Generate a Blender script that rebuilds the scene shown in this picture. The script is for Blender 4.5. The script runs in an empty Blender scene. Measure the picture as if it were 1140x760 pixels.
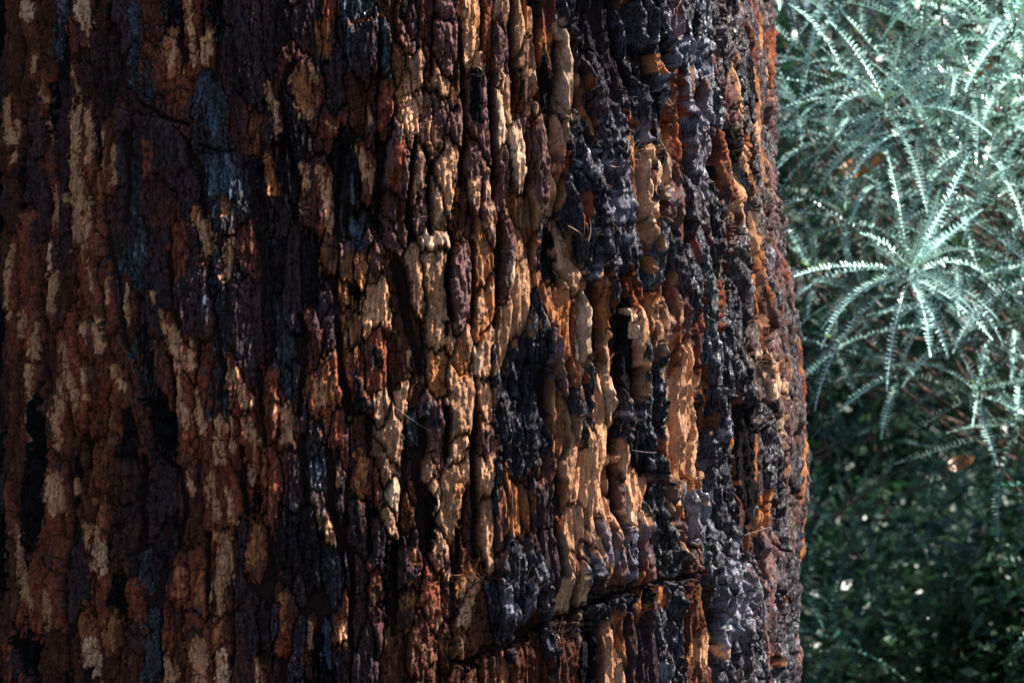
import bpy, math, random
import numpy as np
from mathutils import Vector, Matrix
rng = np.random.default_rng(7)
random.seed(7)
sc = bpy.context.scene
COL = sc.collection

# ---------------------------------------------------------------- camera
F_PX, CAM_D, CAM_Z = 3197.0, 3.0, 1.5       # focal length in photo pixels, metres to the trunk axis, lens height
AX = -0.1595                                 # trunk axis, x
cam = bpy.data.cameras.new('camera')
cam.sensor_width = 36.0
cam.lens = 36.0 * F_PX / 1140.0
cam.clip_start, cam.clip_end = 0.05, 400.0
cam.dof.use_dof = True
cam.dof.focus_distance = 2.74
cam.dof.aperture_fstop = 11.0
cam.dof.aperture_blades = 7
camo = bpy.data.objects.new('camera', cam)
camo.location = (0, -CAM_D, CAM_Z)
camo.rotation_euler = (math.radians(90), 0, 0)
COL.objects.link(camo)
sc.camera = camo

# ---------------------------------------------------------------- sky and sun
SUN_EL, SUN_AZ = math.radians(43), math.radians(5)   # azimuth: turned from +x (right) towards the camera
sd = Vector((math.cos(SUN_EL)*math.cos(SUN_AZ), -math.cos(SUN_EL)*math.sin(SUN_AZ), math.sin(SUN_EL)))
world = bpy.data.worlds.new('World'); sc.world = world
world.use_nodes = True
wn = world.node_tree.nodes; wl = world.node_tree.links
sky = wn.new('ShaderNodeTexSky'); sky.sky_type = 'NISHITA'; sky.sun_disc = False
sky.sun_elevation = SUN_EL
sky.sun_rotation = math.atan2(sd.x, sd.y)
wn['Background'].inputs['Strength'].default_value = 0.08
wl.new(sky.outputs['Color'], wn['Background'].inputs['Color'])
sl = bpy.data.lights.new('sun', 'SUN'); sl.energy = 5.0; sl.angle = math.radians(0.53); sl.color = (1.0, .95, .88)
so = bpy.data.objects.new('sun', sl); so.rotation_euler = sd.to_track_quat('Z', 'Y').to_euler()
COL.objects.link(so)
sc.view_settings.view_transform = 'Standard'; sc.view_settings.look = 'None'
sc.view_settings.exposure = 1.7; sc.view_settings.gamma = 1.0; sc.view_settings.use_curve_mapping = False
sc.cycles.max_bounces = 6; sc.cycles.diffuse_bounces = 3; sc.cycles.glossy_bounces = 2
sc.cycles.transmission_bounces = 2; sc.cycles.transparent_max_bounces = 4

# ---------------------------------------------------------------- helpers
def link(o, parent=None, **props):
    COL.objects.link(o)
    if parent is not None: o.parent = parent
    for k, v in props.items(): o[k] = v
    return o
def empty(name, loc=(0, 0, 0), **props):
    o = bpy.data.objects.new(name, None); o.location = loc; o.empty_display_size = .1
    return link(o, None, **props)
def mesh_np(name, V, Fq, mat, smooth=True, attrs=None):
    """mesh from numpy: V (n,3), Fq (m,3 or 4)"""
    me = bpy.data.meshes.new(name)
    V = np.ascontiguousarray(V, np.float32); Fq = np.ascontiguousarray(Fq, np.int32)
    k = Fq.shape[1]
    me.vertices.add(len(V)); me.vertices.foreach_set('co', V.ravel())
    me.loops.add(Fq.size); me.loops.foreach_set('vertex_index', Fq.ravel())
    me.polygons.add(len(Fq)); me.polygons.foreach_set('loop_start', np.arange(0, Fq.size, k, dtype=np.int32))
    if smooth: me.polygons.foreach_set('use_smooth', np.ones(len(Fq), bool))
    me.update(calc_edges=True)
    for an, (ty, arr) in (attrs or {}).items():
        a = me.attributes.new(an, ty, 'POINT')
        a.data.foreach_set('color' if ty == 'FLOAT_COLOR' else 'value', np.ascontiguousarray(arr, np.float32).ravel())
    if mat: me.materials.append(mat)
    return me
def mesh_obj(name, V, F, mat, parent=None, smooth=True, attrs=None, **props):
    return link(bpy.data.objects.new(name, mesh_np(name, V, F, mat, smooth, attrs)), parent, **props)
_tab = np.random.default_rng(3).random((8, 256, 256)).astype(np.float32)
def vn(x, y, seed=0):
    """value noise, 0..1"""
    t = _tab[seed % 8]
    xi = np.floor(x); yi = np.floor(y)
    fx = (x - xi).astype(np.float32); fy = (y - yi).astype(np.float32)
    o = (seed * 37) & 255; p = (seed * 91) & 255
    x0 = (xi.astype(np.int64) + o) & 255; y0 = (yi.astype(np.int64) + p) & 255
    x1 = (x0 + 1) & 255; y1 = (y0 + 1) & 255
    fx = fx*fx*fx*(fx*(fx*6-15)+10); fy = fy*fy*fy*(fy*(fy*6-15)+10)
    a = t[y0, x0]; b = t[y0, x1]; c = t[y1, x0]; d = t[y1, x1]
    return (a + (b-a)*fx)*(1-fy) + (c + (d-c)*fx)*fy
def fbm(x, y, seed=0, oct=3, gain=.5):
    s = 0; a = 1.; n = 0
    for i in range(oct):
        s = s + a*vn(x*2**i, y*2**i, seed+i*3); n += a; a *= gain
    return s/n
def sst(a, b, x):
    t = np.clip((x-a)/(b-a), 0, 1); return t*t*(3-2*t)
def nodes(name):
    m = bpy.data.materials.new(name); m.use_nodes = True
    nt = m.node_tree
    return m, nt, nt.nodes['Principled BSDF']
def mk(nt, ty, **kw):
    n = nt.nodes.new(ty)
    for k, v in kw.items():
        if k in n.inputs: n.inputs[k].default_value = v
        else: setattr(n, k, v)
    return n
# ----------------------------------------------------------------------------------------------
# What the bark looks like: each line is one plate of bark, read off the trunk.
#   colours  height(1-6)  width  x y  x y ...   (axis of the plate, in the units of its tile)
# Lines starting with ~ are bare / worn / painted blue-sheen (~B) patches that run over the plates.
TILES = {
'A': (0, 0, .34208, '''
d 3 34 12 0 16 300
r 3 42 66 60 78 225
~y 22 58 0 66 45
~t 16 82 195 82 222
d 3 55 130 -20 128 190
b 2 34 178 5 152 175
r 3 48 250 -20 266 150
~y 40 250 -10 262 65
~t 14 266 100 266 140
rd 4 44 130 222 118 340
~t 17 118 295 138 390 144 462
d 2 36 48 180 72 330
dr 3 46 24 325 26 540
~t 24 16 335 22 450
~t 14 38 400 36 520
dp 3 42 24 560 26 760
p 3 42 100 330 106 470
r 3 38 140 480 142 560
p 2 52 182 330 186 560
dr 3 40 222 90 232 300
~t 14 215 200 243 312
r 4 95 252 345 285 555
~t 44 222 365 232 555
~t 22 276 360 292 520
r 4 100 255 580 270 770
~t 75 248 600 262 750
r 3 44 318 560 326 720
~o 22 310 560 330 640
p 3 38 106 580 110 760
r 3 36 154 600 166 760
~t 22 150 610 164 735
p 3 46 198 575 190 760
dk 2 66 312 20 300 170
kd 2 84 330 180 330 360
dk 2 56 258 190 262 330
dr 3 84 352 395 352 625
~t 16 328 440 332 560
~t 18 370 480 374 590
p 3 44 394 390 380 690
p 3 74 410 -10 432 135
~B 48 432 40 432 100
bp 3 44 430 145 430 312
b 2 34 474 190 482 315
d 3 60 488 -10 484 120
rd 3 120 490 170 560 340
~o 46 548 110 552 235
~t 26 556 115 550 200
r 3 56 608 -10 612 112
~t 26 598 10 608 110
r 3 70 650 110 636 205
~t 44 660 115 650 180
~t 22 612 120 616 205
kb 2 54 682 0 684 110
kb 2 44 545 0 548 90
p 4 150 800 20 822 235
p 3 70 738 110 758 285
b 3 34 648 235 628 345 634 470
~B 14 650 250 636 340
b 3 96 692 345 690 470
~B 40 676 350 690 420
R 2 40 645 380 660 470
p 4 130 508 395 524 570
~r 26 480 470 484 565
pr 3 70 500 340 520 380
p 3 72 770 335 772 480
ro 3 42 820 365 832 480
r 3 30 862 250 876 345
~t 16 866 270 876 330
b 4 128 690 520 742 725
~B 70 725 530 740 600
~B 26 684 530 690 620
~o 30 722 655 726 690
p 2 60 672 690 684 770
rd 3 110 508 590 520 770
p 3 70 590 600 596 770
~o 26 628 690 652 760
b 2 44 430 555 440 760
kb 2 80 826 560 850 760
p 2 80 340 640 400 760
pd 3 50 420 320 510 385
k 2 60 300 400 312 500
'''),
'B': (0, 250, .34208, '''
r 3 48 24 40 20 260
~t 16 12 80 12 300
r 3 48 22 270 18 420
d 2 40 12 440 14 760
r 3 54 76 30 68 215
~t 22 50 290 48 352
r 3 46 66 260 84 440
~t 24 84 345 88 425
r 3 50 84 460 86 570
~t 24 78 470 88 560
d 2 36 40 460 48 570
k 3 62 96 585 108 760
r 3 34 68 590 70 760
~t 16 68 600 74 740
r 3 44 132 60 140 160
~y 17 134 70 140 140
r 3 54 148 170 140 310
~t 40 150 185 144 262
p 3 50 192 10 196 115
d 4 64 212 125 204 335
r 4 92 276 -10 300 300
~t 20 255 15 272 112
~t 14 300 100 318 230
r 4 88 292 280 300 430
~t 28 318 310 324 400
~t 16 278 330 282 380
r 3 44 344 150 352 320
~t 16 350 180 352 250
r 4 110 208 345 240 560
~t 32 208 385 245 580
~t 14 268 470 276 570
r 4 110 180 570 190 760
~t 32 178 520 170 705
d 3 44 160 330 164 545
r 4 90 306 440 312 630
~t 26 360 465 388 525
ro 3 84 386 550 352 760
~k 50 400 625 402 740
r 3 56 428 470 452 760
dr 3 54 404 195 398 345
~t 18 410 200 402 320
r 2 44 386 360 384 460
b 1 36 374 90 384 310
kb 1 60 444 390 466 545
k 2 110 484 560 520 760
b 3 58 448 10 444 180
p 3 84 524 20 500 285
~r 54 572 20 568 150
r 3 60 575 10 566 160
p 3 70 480 300 500 370
~t 18 492 225 500 255
~t 22 520 285 524 332
p 4 112 602 160 612 365
dr 3 60 655 -10 668 90
~t 46 652 0 672 76
kb 2 50 690 95 690 210
~B 12 690 100 692 190
~B 9 664 230 666 290
r 3 36 730 40 732 185
~t 24 742 50 726 172
r 3 84 772 10 798 160
p 4 130 780 170 792 485
b 3 46 708 230 716 440
kb 1 60 850 10 862 200
r 4 110 568 345 622 480
~t 46 552 350 584 460
~t 30 612 385 622 465
~t 44 570 515 605 640
rp 3 80 498 385 502 530
r 4 112 586 490 606 770
r 3 80 652 440 646 690
~t 18 626 540 660 690
pb 2 32 690 470 696 620
r 4 104 748 450 800 605
~t 34 728 455 804 572
r 3 54 706 640 708 770
~t 38 702 640 706 740
r 3 46 752 630 752 770
~t 24 742 640 748 730
b 2 30 728 570 720 640
r 3 66 852 470 852 650
r 4 96 806 610 824 770
~t 40 806 640 824 700
k 2 40 862 240 866 460
'''),
'C': (0, 500, .34208, '''
d 3 56 36 20 42 140
r 3 44 18 150 24 300
d 3 44 20 310 26 520
k 4 72 104 10 90 285
k 3 46 56 290 78 390
r 3 48 44 400 56 560
~t 26 44 260 60 470 80 500
r 4 86 166 50 152 350
~t 40 156 105 166 195
~t 14 186 110 186 190
r 3 42 198 10 190 265
kd 3 42 242 10 240 140
~t 16 234 100 238 138
d 3 48 264 130 260 325
~t 24 258 255 256 310
r 3 52 304 0 310 130
ro 3 62 320 150 316 262
r 3 64 304 275 304 380
~y 52 298 320 308 366
~t 24 290 260 296 330
dk 4 92 370 -10 374 185
dk 4 112 368 200 370 365
r 3 72 102 360 100 510
r 4 66 152 390 162 560
~t 28 158 475 166 570
d 3 60 158 570 160 760
p 3 62 236 365 234 500
ro 3 48 258 525 272 660
~y 42 276 640 296 720
r 3 70 318 395 312 530
~t 14 290 380 300 420
~o 54 352 560 338 632
d 3 76 350 540 340 690
k 3 62 376 420 368 540
r 3 54 428 480 440 570
p 3 50 434 580 428 660
b 1 50 444 365 462 430
b 2 48 494 555 480 740
p 3 112 512 30 508 225
pk 2 90 524 235 512 345
d 3 84 590 90 618 260
~t 22 600 80 620 140
r 4 120 676 -10 722 275
~t 34 680 90 702 220
~t 24 742 140 756 240
~t 26 704 0 712 40
r 3 44 806 50 808 220
~t 24 808 60 812 100
ro 3 54 852 10 850 190
k 1 24 828 110 826 225
dr 3 74 724 270 706 540
~t 58 722 300 704 525
p 3 54 768 265 772 510
ro 3 74 832 245 824 380
~o 40 832 260 826 370
r 3 70 572 390 560 500
~o 40 574 400 570 470
r 3 84 636 370 630 505
~o 34 640 420 634 490
~B 15 640 525 632 535
~B 8 560 545 560 570
dr 3 74 550 530 552 770
~t 48 546 700 556 740
r 3 76 624 555 642 770
~t 54 640 645 640 745
dr 3 72 704 545 710 645
~o 36 706 590 706 630
r 3 62 714 660 716 770
~y 46 714 672 714 760
p 3 84 792 525 802 770
pk 3 56 852 550 852 690
r 3 30 836 690 842 770
~t 18 834 690 842 760
k 2 70 60 600 50 760
pr 3 80 40 700 60 770
d 3 70 420 680 400 770
'''),
'D': (290, 0, .34208, '''
p 3 80 20 -10 18 225
k 3 54 84 20 62 150
p 4 110 128 -10 152 130
~o 46 202 85 206 160
~r 40 226 10 220 60
p 3 60 214 -10 212 175
b 3 100 310 -10 330 70
p 4 124 330 85 318 225
~B 9 276 10 290 230
~B 22 402 70 402 190
b 3 34 404 60 400 220
~o 12 300 72 352 62 395 48
~B 12 376 5 380 70
d 3 50 450 -10 452 90
p 3 80 240 190 250 320
r 4 116 108 190 152 375
~t 16 88 185 94 265
~t 20 152 180 176 262
~t 40 112 312 150 362
~o 60 120 250 150 330
r 3 32 46 240 50 295
rt 3 34 46 325 52 425
~t 24 40 330 50 420
~t 20 18 300 22 345
k 4 120 108 365 112 545
r 3 84 240 370 196 440
~t 12 200 390 245 420
d 3 90 300 240 306 340
rd 3 44 354 345 368 470
~t 18 356 350 362 400
r 3 60 338 480 352 632
~t 30 324 490 342 570
~t 22 354 560 364 620
r 3 44 10 500 42 645
~o 34 12 505 36 620
p 3 62 58 640 62 760
r 4 104 160 540 198 760
~t 30 138 540 150 600
~t 28 186 545 196 610
~t 30 214 590 222 745
kb 3 92 284 540 292 770
~B 12 294 560 300 660
~B 30 300 725 300 755
d 4 50 412 270 412 415
~r 40 408 290 408 400
od 3 50 440 175 440 265
d 3 34 360 250 362 340
t 4 62 506 165 500 280
q 4 56 478 145 500 165
rt 4 84 462 275 474 440
~t 56 484 290 478 430
~o 30 450 260 452 320
q 4 78 606 85 600 215
q 4 62 606 -20 606 60
d 3 44 544 0 538 140
r 3 30 540 140 548 240
t 4 70 578 225 582 290
d 4 44 626 230 616 340
q 4 56 578 300 558 460
qt 4 50 522 325 546 485
~t 34 540 400 548 480
q 4 60 624 345 624 475
q 5 76 452 405 442 630
~r 40 446 480 440 610
tq 4 58 512 495 506 630
q 3 46 520 640 520 740
td 4 80 616 475 600 645
~t 40 600 560 598 640
q 4 74 688 475 692 660
~t 40 684 600 686 655
ty 4 76 566 640 564 770
dg 4 76 440 640 440 770
d 3 74 652 610 656 770
qt 4 68 732 640 732 760
ot 2 64 672 -10 680 225
~t 40 684 100 690 210
k 3 30 642 90 660 240
q 4 74 690 225 704 465
~k 40 700 240 700 380
r 3 34 738 0 730 235
k 1 30 740 260 744 420
tq 4 64 774 -15 780 90
q 4 64 780 100 782 235
t 4 50 788 240 796 365
d 3 34 832 275 820 350
y 5 74 768 335 776 475
q 4 64 780 480 790 610
y 5 54 822 470 842 645
t 4 60 846 -10 850 110
tq 5 52 858 120 860 335
q 4 50 862 340 866 490
o 1 80 840 660 850 770
d 2 90 420 -10 424 60
k 3 60 260 470 262 540
'''),
'E': (290, 250, .34208, '''
p 3 92 88 50 92 270
kb 2 60 12 40 20 200
b 3 62 36 255 66 430
b 3 50 80 500 86 570
ro 3 84 226 10 212 100
k 3 74 170 40 170 220
p 3 60 200 230 216 290
~B 44 310 5 316 40
q 4 54 284 60 290 185
q 4 58 342 60 330 185
~o 36 290 110 292 180
~o 36 338 110 332 180
~B 30 300 62 350 66
o 3 44 276 195 270 262
k 3 54 302 195 302 285
q 4 66 374 105 370 205
td 4 108 386 200 374 335
~t 90 382 230 374 310
q 4 64 430 0 436 62
d 3 54 428 130 430 260
t 4 56 488 95 520 275
t 4 80 560 95 584 375
~k 20 596 320 600 360
d 2 44 468 200 500 380
y 5 84 560 -10 562 82
d 3 54 666 -10 666 36
q 5 72 652 50 640 305
ot 3 70 724 20 726 205
t 4 76 736 215 722 340
~o 40 742 240 738 300
t 2 96 846 0 838 335
q 4 60 818 40 806 190
~y 34 812 140 820 180
od 2 84 288 295 312 395
r 4 74 168 305 172 465
p 3 48 220 280 216 410
t 3 30 280 300 272 400
rp 4 78 304 405 320 610
~k 50 318 530 320 600
r 4 74 378 345 370 510
~k 34 382 410 384 460
~o 18 392 350 400 400
d 3 80 456 330 462 470
~t 12 486 400 486 460
ro 4 104 200 465 198 645
~t 30 190 520 200 580
r 4 92 14 470 20 660
~t 44 76 600 86 690
r 3 54 90 600 80 720
o 3 74 580 450 588 525
t 4 64 652 370 656 490
~o 50 652 400 654 480
ty 4 70 728 355 724 495
~o 40 712 330 716 365
d 3 60 510 470 504 560
t 3 46 468 530 472 610
ty 3 66 400 580 402 645
t 4 90 418 640 418 770
pb 3 64 180 660 180 760
rp 3 64 246 645 248 760
p 3 64 322 630 322 760
q 4 64 552 580 566 770
~g 40 545 600 560 640
b 3 36 500 640 498 720
t 5 90 652 500 652 665
t 4 74 660 680 652 770
t 4 54 730 505 730 625
q 4 54 728 630 742 770
g 4 30 762 430 782 610
g 3 40 786 620 794 720
g 2 90 850 400 856 560
g 2 90 850 570 856 760
p 3 60 120 480 124 640
k 3 60 40 90 44 200
'''),
'F': (290, 500, .34208, '''
r 3 84 18 0 30 210
p 3 60 84 20 92 190
~B 13 100 170 100 195
b 3 64 182 0 188 118
~B 30 180 20 186 70
p 3 48 246 0 250 205
~t 16 252 60 252 110
r 3 64 330 10 330 165
~o 40 332 20 332 150
t 4 84 412 -10 420 95
y 4 60 432 95 430 185
t 4 46 416 185 416 278
r 3 34 384 80 388 180
p 2 40 492 10 488 70
o 3 38 500 95 502 145
d 3 44 482 160 480 305
t 4 54 562 -10 560 80
t 4 40 568 100 580 180
t 4 64 622 95 604 268
t 4 64 660 -10 662 66
~o 30 636 110 640 150
t 5 64 744 20 736 155
t 4 56 736 165 738 355
g 4 24 776 20 770 220
o 3 64 828 175 836 255
od 3 54 800 180 784 315
qt 4 54 190 170 228 305
~t 22 220 240 230 300
b 3 64 220 325 242 485
k 3 84 88 215 92 400
k 3 50 148 230 166 410
r 3 64 76 475 70 650
~o 24 74 480 74 580
p 3 46 122 420 118 470
b 3 40 46 530 44 600
bp 3 54 118 580 110 770
dr 3 40 162 555 156 770
~t 16 160 570 162 640
r 4 70 266 490 272 620
~t 40 268 575 272 612
p 3 54 300 350 312 610
p 4 64 326 170 320 335
B 3 34 216 590 210 710
p 4 64 380 275 374 390
r 4 54 376 395 376 510
~t 30 372 480 372 505
p 4 64 384 515 382 640
p 4 68 346 610 346 770
p 4 80 480 310 486 450
~o 30 494 340 500 370
td 4 52 580 280 580 395
d 3 60 650 300 690 370
o 3 70 690 370 664 440
~t 54 686 430 662 545
p 3 56 602 420 614 525
r 4 88 556 435 556 570
od 3 64 482 460 482 570
~t 14 502 530 502 560
~t 20 576 545 576 590
d 4 100 520 585 532 770
d 3 74 430 590 432 770
d 4 150 694 545 662 660
d 4 60 600 600 604 700
g 5 96 806 370 826 480
g 5 96 806 485 812 605
g 4 46 738 470 754 540
k 1 40 640 692 740 652 877 600
d 4 80 680 720 684 770
d 4 64 746 695 750 770
od 3 40 792 670 792 770
d 4 46 836 660 836 770
k 3 70 180 640 190 770
pd 3 60 270 640 272 770
k 3 40 420 300 430 560
k 2 40 550 180 548 300
'''),
'G': (580, 0, .34225, '''
to 4 46 12 0 14 110
ty 4 48 14 125 22 335
r 4 44 22 335 14 490
or 2 92 98 -10 90 135
y 4 54 150 140 150 385
k 2 60 92 150 96 340
g 4 64 178 115 218 245
o 3 38 202 190 200 350
g 4 54 236 195 264 300
rt 4 64 104 340 112 490
~t 30 120 400 112 480
q 5 74 50 480 58 650
t 2 44 102 495 100 630
~y 24 106 540 108 610
k 2 110 210 20 236 140
k 2 80 262 120 280 280
g 5 52 300 35 328 180
g 5 50 330 180 360 390
g 4 34 368 60 386 145
g 4 60 284 310 318 400
ot 2 84 318 420 332 515
g 5 90 160 450 200 600
g 5 90 250 340 272 480
g 5 110 180 600 200 770
g 5 100 270 500 300 770
~r 22 180 640 186 720
tg 4 60 392 490 412 620
y 4 50 370 560 384 640
tg 4 56 398 620 412 770
~y 26 404 500 420 570
~y 20 398 670 402 740
g 4 66 422 140 444 270
~o 18 414 190 422 230
or 3 46 452 265 468 375
kg 3 54 408 345 424 490
ro 3 54 470 375 478 440
t 2 64 456 430 456 500
y 3 64 456 500 456 556
qr 4 66 472 555 492 770
q 4 46 474 -10 492 110
gB 5 60 500 130 520 235
r 4 38 508 250 516 425
t 2 34 540 255 542 330
r 3 34 548 330 552 410
kb 2 60 430 -10 440 125
kb 2 46 532 0 552 160
B 3 46 588 -10 596 165
gB 3 54 556 150 570 245
b 3 56 612 165 622 345
g 4 46 526 400 542 600
~B 22 536 400 544 430
q 3 44 588 325 602 480
qb 3 46 566 460 594 740
ro 4 46 636 450 656 610
o 2 18 655 0 655 70
qg 3 44 630 20 640 160
q 4 46 658 140 682 340
t 2 22 692 195 688 330
t 2 20 700 335 712 460
k 1 64 738 90 728 300
to 2 44 768 265 764 365
ro 3 40 724 385 736 490
r 4 54 776 40 792 210
r 4 30 744 0 752 90
q 6 34 814 195 818 345
q 4 44 794 340 782 610
o 2 22 732 495 752 610
t 4 64 698 600 690 700
t 4 34 762 615 766 770
t 3 30 682 700 682 770
k 1 54 648 605 640 770
k 2 44 690 480 710 590
g 4 44 540 610 560 770
q 3 34 690 60 694 180
'''),
'H': (580, 250, .34225, '''
g 4 44 70 0 58 70
k 1 60 100 70 104 150
o 2 84 112 240 140 350
t 4 64 160 130 186 210
o 2 44 176 60 170 120
y 4 54 192 220 202 380
ot 2 60 262 170 252 300
y 4 44 246 330 252 430
g 5 70 248 -10 272 150
g 5 50 334 20 362 235
r 3 40 344 215 352 260
t 5 62 372 265 388 470
~y 28 346 285 352 350
~g 26 392 300 396 430
k 2 60 336 370 346 480
b 5 60 418 -10 432 185
~o 12 404 90 412 160
ot 2 64 440 195 430 300
ty 4 54 436 305 436 375
qt 5 66 466 355 470 480
~o 24 460 430 466 475
r 4 40 508 -10 524 90
r 3 36 558 -10 562 90
g 5 54 486 40 510 195
g 5 54 548 120 544 275
q 4 38 508 195 524 350
r 4 34 566 275 560 410
or 3 34 510 350 510 480
b 4 60 588 60 604 290
b 4 60 606 300 628 510
r 4 46 632 235 644 390
g 4 64 650 390 666 505
g 4 46 694 400 724 570
t 2 36 686 -10 680 95
q 5 46 688 70 712 250
o 2 22 770 -10 768 160
ot 3 24 770 160 778 295
o 2 34 746 175 742 280
y 3 17 744 300 738 402
od 1 64 772 310 772 400
k 1 50 700 260 710 400
q 4 34 800 80 812 290
q 4 46 814 320 834 450
q 4 46 846 20 874 310
or 4 56 858 430 872 550
q 3 24 886 290 888 410
gk 3 70 60 360 64 500
g 2 80 50 510 60 740
q 5 54 118 370 132 510
oq 5 50 172 375 194 605
~y 14 186 400 200 560
to 3 54 124 540 130 665
g 4 56 182 610 186 710
ty 5 66 268 440 284 570
t 3 74 252 590 270 760
g 4 44 214 440 220 600
g 4 46 330 600 346 740
t 2 18 358 490 366 600
b 4 46 400 480 420 600
g 4 40 390 600 412 700
o 3 28 442 610 430 750
t 1 130 518 470 522 780
o 2 56 608 520 612 605
g 5 84 636 550 644 760
k 2 30 586 580 590 700
od 1 66 690 555 700 770
y 5 60 768 420 784 490
ty 5 60 800 480 836 560
q 5 56 826 540 846 700
od 1 64 768 555 772 640
y 6 94 772 650 830 656
kg 4 84 800 700 812 780
k 4 44 884 560 890 770
k 2 44 360 610 370 740
g 3 50 440 390 456 600
'''),
'I': (580, 500, .34225, '''
o 3 34 14 150 14 235
od 3 54 64 20 60 80
p 4 96 68 110 62 250
p 4 90 64 260 70 395
t 3 130 200 -10 226 190
t 3 90 210 190 178 300
~o 20 140 110 136 260
t 3 84 326 0 362 175
q 4 28 312 80 328 210
~y 26 330 205 350 225
~y 26 378 215 392 235
o 3 40 470 -10 480 40
g 4 54 424 90 462 230
g 4 54 464 240 500 385
g 4 30 448 30 500 170
q 4 40 478 120 522 270
q 4 40 524 280 566 385
~o 12 500 170 552 270
~o 22 494 40 572 116
b 4 54 544 140 602 345
g 5 76 636 -10 662 130
g 5 76 654 135 668 240
g 4 64 630 270 676 330
q 4 64 252 255 300 420
g 4 54 352 300 340 410
q 4 48 384 240 408 410
g 4 64 440 285 484 390
g 4 60 200 320 232 440
g 5 84 48 370 70 450
y 5 84 122 425 122 510
y 5 64 190 385 196 505
o 3 50 172 360 176 385
g 4 84 88 520 92 550
k 1 44 -10 592 110 555 230 495 360 455 480 425 570 408
g 3 30 110 610 190 585 250 560
d 3 90 50 620 50 770
d 3 74 150 640 152 770
k 2 50 232 600 222 770
o 3 56 322 545 320 630
t 3 56 306 640 306 770
o 3 54 388 490 396 550
p 4 96 400 590 384 770
g 3 70 330 480 280 510
g 4 74 452 450 480 600
g 4 70 486 600 500 770
~o 22 540 640 540 680
~t 44 606 630 600 670
~o 24 455 465 460 500
d 3 84 562 480 562 640
d 3 84 580 650 590 770
k 1 100 728 20 740 200
d 2 90 736 205 742 345
~o 16 792 160 772 265
t 3 22 852 10 862 280
o 4 30 880 50 884 150
q 4 34 830 20 836 190
q 5 54 738 365 742 530
q 4 40 808 390 816 530
g 4 70 640 380 702 510
g 4 56 682 570 652 720
q 4 36 720 570 720 690
o 2 22 832 540 826 620
q 5 54 850 465 868 610
q 4 36 888 390 894 580
q 4 36 886 590 890 770
g 4 64 748 690 756 770
g 4 64 838 650 846 770
q 3 40 780 540 790 680
~B 20 640 560 690 580
~B 18 735 370 760 380
'''),
}
# open crevices between the ridges: tile, width, x y ...
CREVICES = '''
A 12 70 335 62 560 58 740
A 10 36 40 40 300
A 9 98 0 100 180
A 10 130 340 134 470 128 700
A 12 208 330 210 760
A 20 405 440 412 560 404 720
A 12 640 10 640 110
A 14 610 480 640 560 650 690
A 14 810 520 812 700
A 10 580 40 576 240
A 5 430 320 520 380 600 405
A 6 640 470 700 492 760 488
B 13 120 0 124 170 130 330
B 10 44 0 40 300
B 16 345 0 372 150 384 330 400 400
B 14 540 90 556 220 572 340
B 10 640 380 628 500
B 13 836 480 846 600 860 720
B 10 130 320 150 420 140 560
B 12 690 300 712 470 704 560
B 12 536 420 560 560 556 720
B 12 820 30 842 130 850 250
B 10 215 590 216 750
C 14 216 10 214 200 206 380 200 560
C 18 440 30 446 180 440 330
C 14 572 60 590 220 570 320
C 10 134 360 128 520
C 12 780 0 790 210
C 12 670 280 660 420 672 560
C 13 520 380 510 560 520 740
C 12 870 260 868 520
C 12 286 420 290 560
C 12 750 530 752 700
D 10 385 60 380 330
D 14 385 440 378 620 380 740
D 11 500 450 488 600 480 740
D 12 540 480 545 640 545 760
D 14 640 100 648 300 654 470
D 14 742 250 744 460
D 13 820 0 818 150 818 320
D 12 750 480 755 640
D 11 650 480 640 600
D 16 100 200 60 300 90 460 120 600
D 12 260 480 250 620 250 760
E 26 440 130 470 260 505 400 524 480
E 12 618 30 612 180 620 310
E 10 692 60 690 330
E 15 782 0 775 150 772 330
E 18 240 310 262 460 286 610
E 14 130 300 140 460 124 620
E 12 348 630 356 750
E 16 605 600 606 750
E 20 530 640 528 750
E 14 700 500 694 740
F 20 502 0 522 160 535 320
F 13 695 10 698 200 700 350
F 14 216 10 232 160 256 330
F 12 432 320 436 470 440 600
F 12 290 340 294 500 296 640
F 12 210 480 180 620 190 740
F 12 470 10 462 160 448 300
F 12 350 170 350 330
F 13 640 270 640 400
G 20 62 0 60 140 66 330
G 22 396 160 402 330 396 470
G 16 454 130 474 260
G 15 500 250 504 420 510 600
G 22 628 345 634 480 622 600 640 760
G 18 712 150 718 300 712 420
G 14 140 140 110 330 90 480
G 15 440 470 440 600 446 740
G 14 570 250 566 440
G 16 290 20 300 160 340 300
H 22 226 200 236 320 240 440
H 24 312 190 310 330 300 480
H 20 388 70 386 240 404 320
H 18 468 70 476 220 486 340
H 14 536 0 530 200 540 330
H 22 664 40 672 220 686 400
H 17 738 20 732 170 730 300
H 15 836 60 842 240 850 400
H 20 90 490 92 620
H 20 310 480 316 620 300 730
H 15 378 480 376 620
H 18 590 440 592 600 592 740
H 16 840 560 862 740
I 14 296 60 300 200 330 240
I 14 420 100 420 240 450 290
I 14 600 20 606 140 616 220
I 22 698 20 696 240 700 360
I 14 810 60 812 240 800 350
I 15 110 100 112 250 112 400
I 13 780 380 780 560
I 12 700 560 690 740
I 12 600 440 616 580 622 700
I 11 350 520 345 640 345 750
I 11 430 470 440 600 450 740
I 13 160 440 170 520
I 13 -10 592 60 584 110 552 170 540 230 498 300 470 360 458
I 9 360 458 420 430 480 428 570 408
F 9 640 692 690 680 740 650 810 640 877 600
'''
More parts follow.
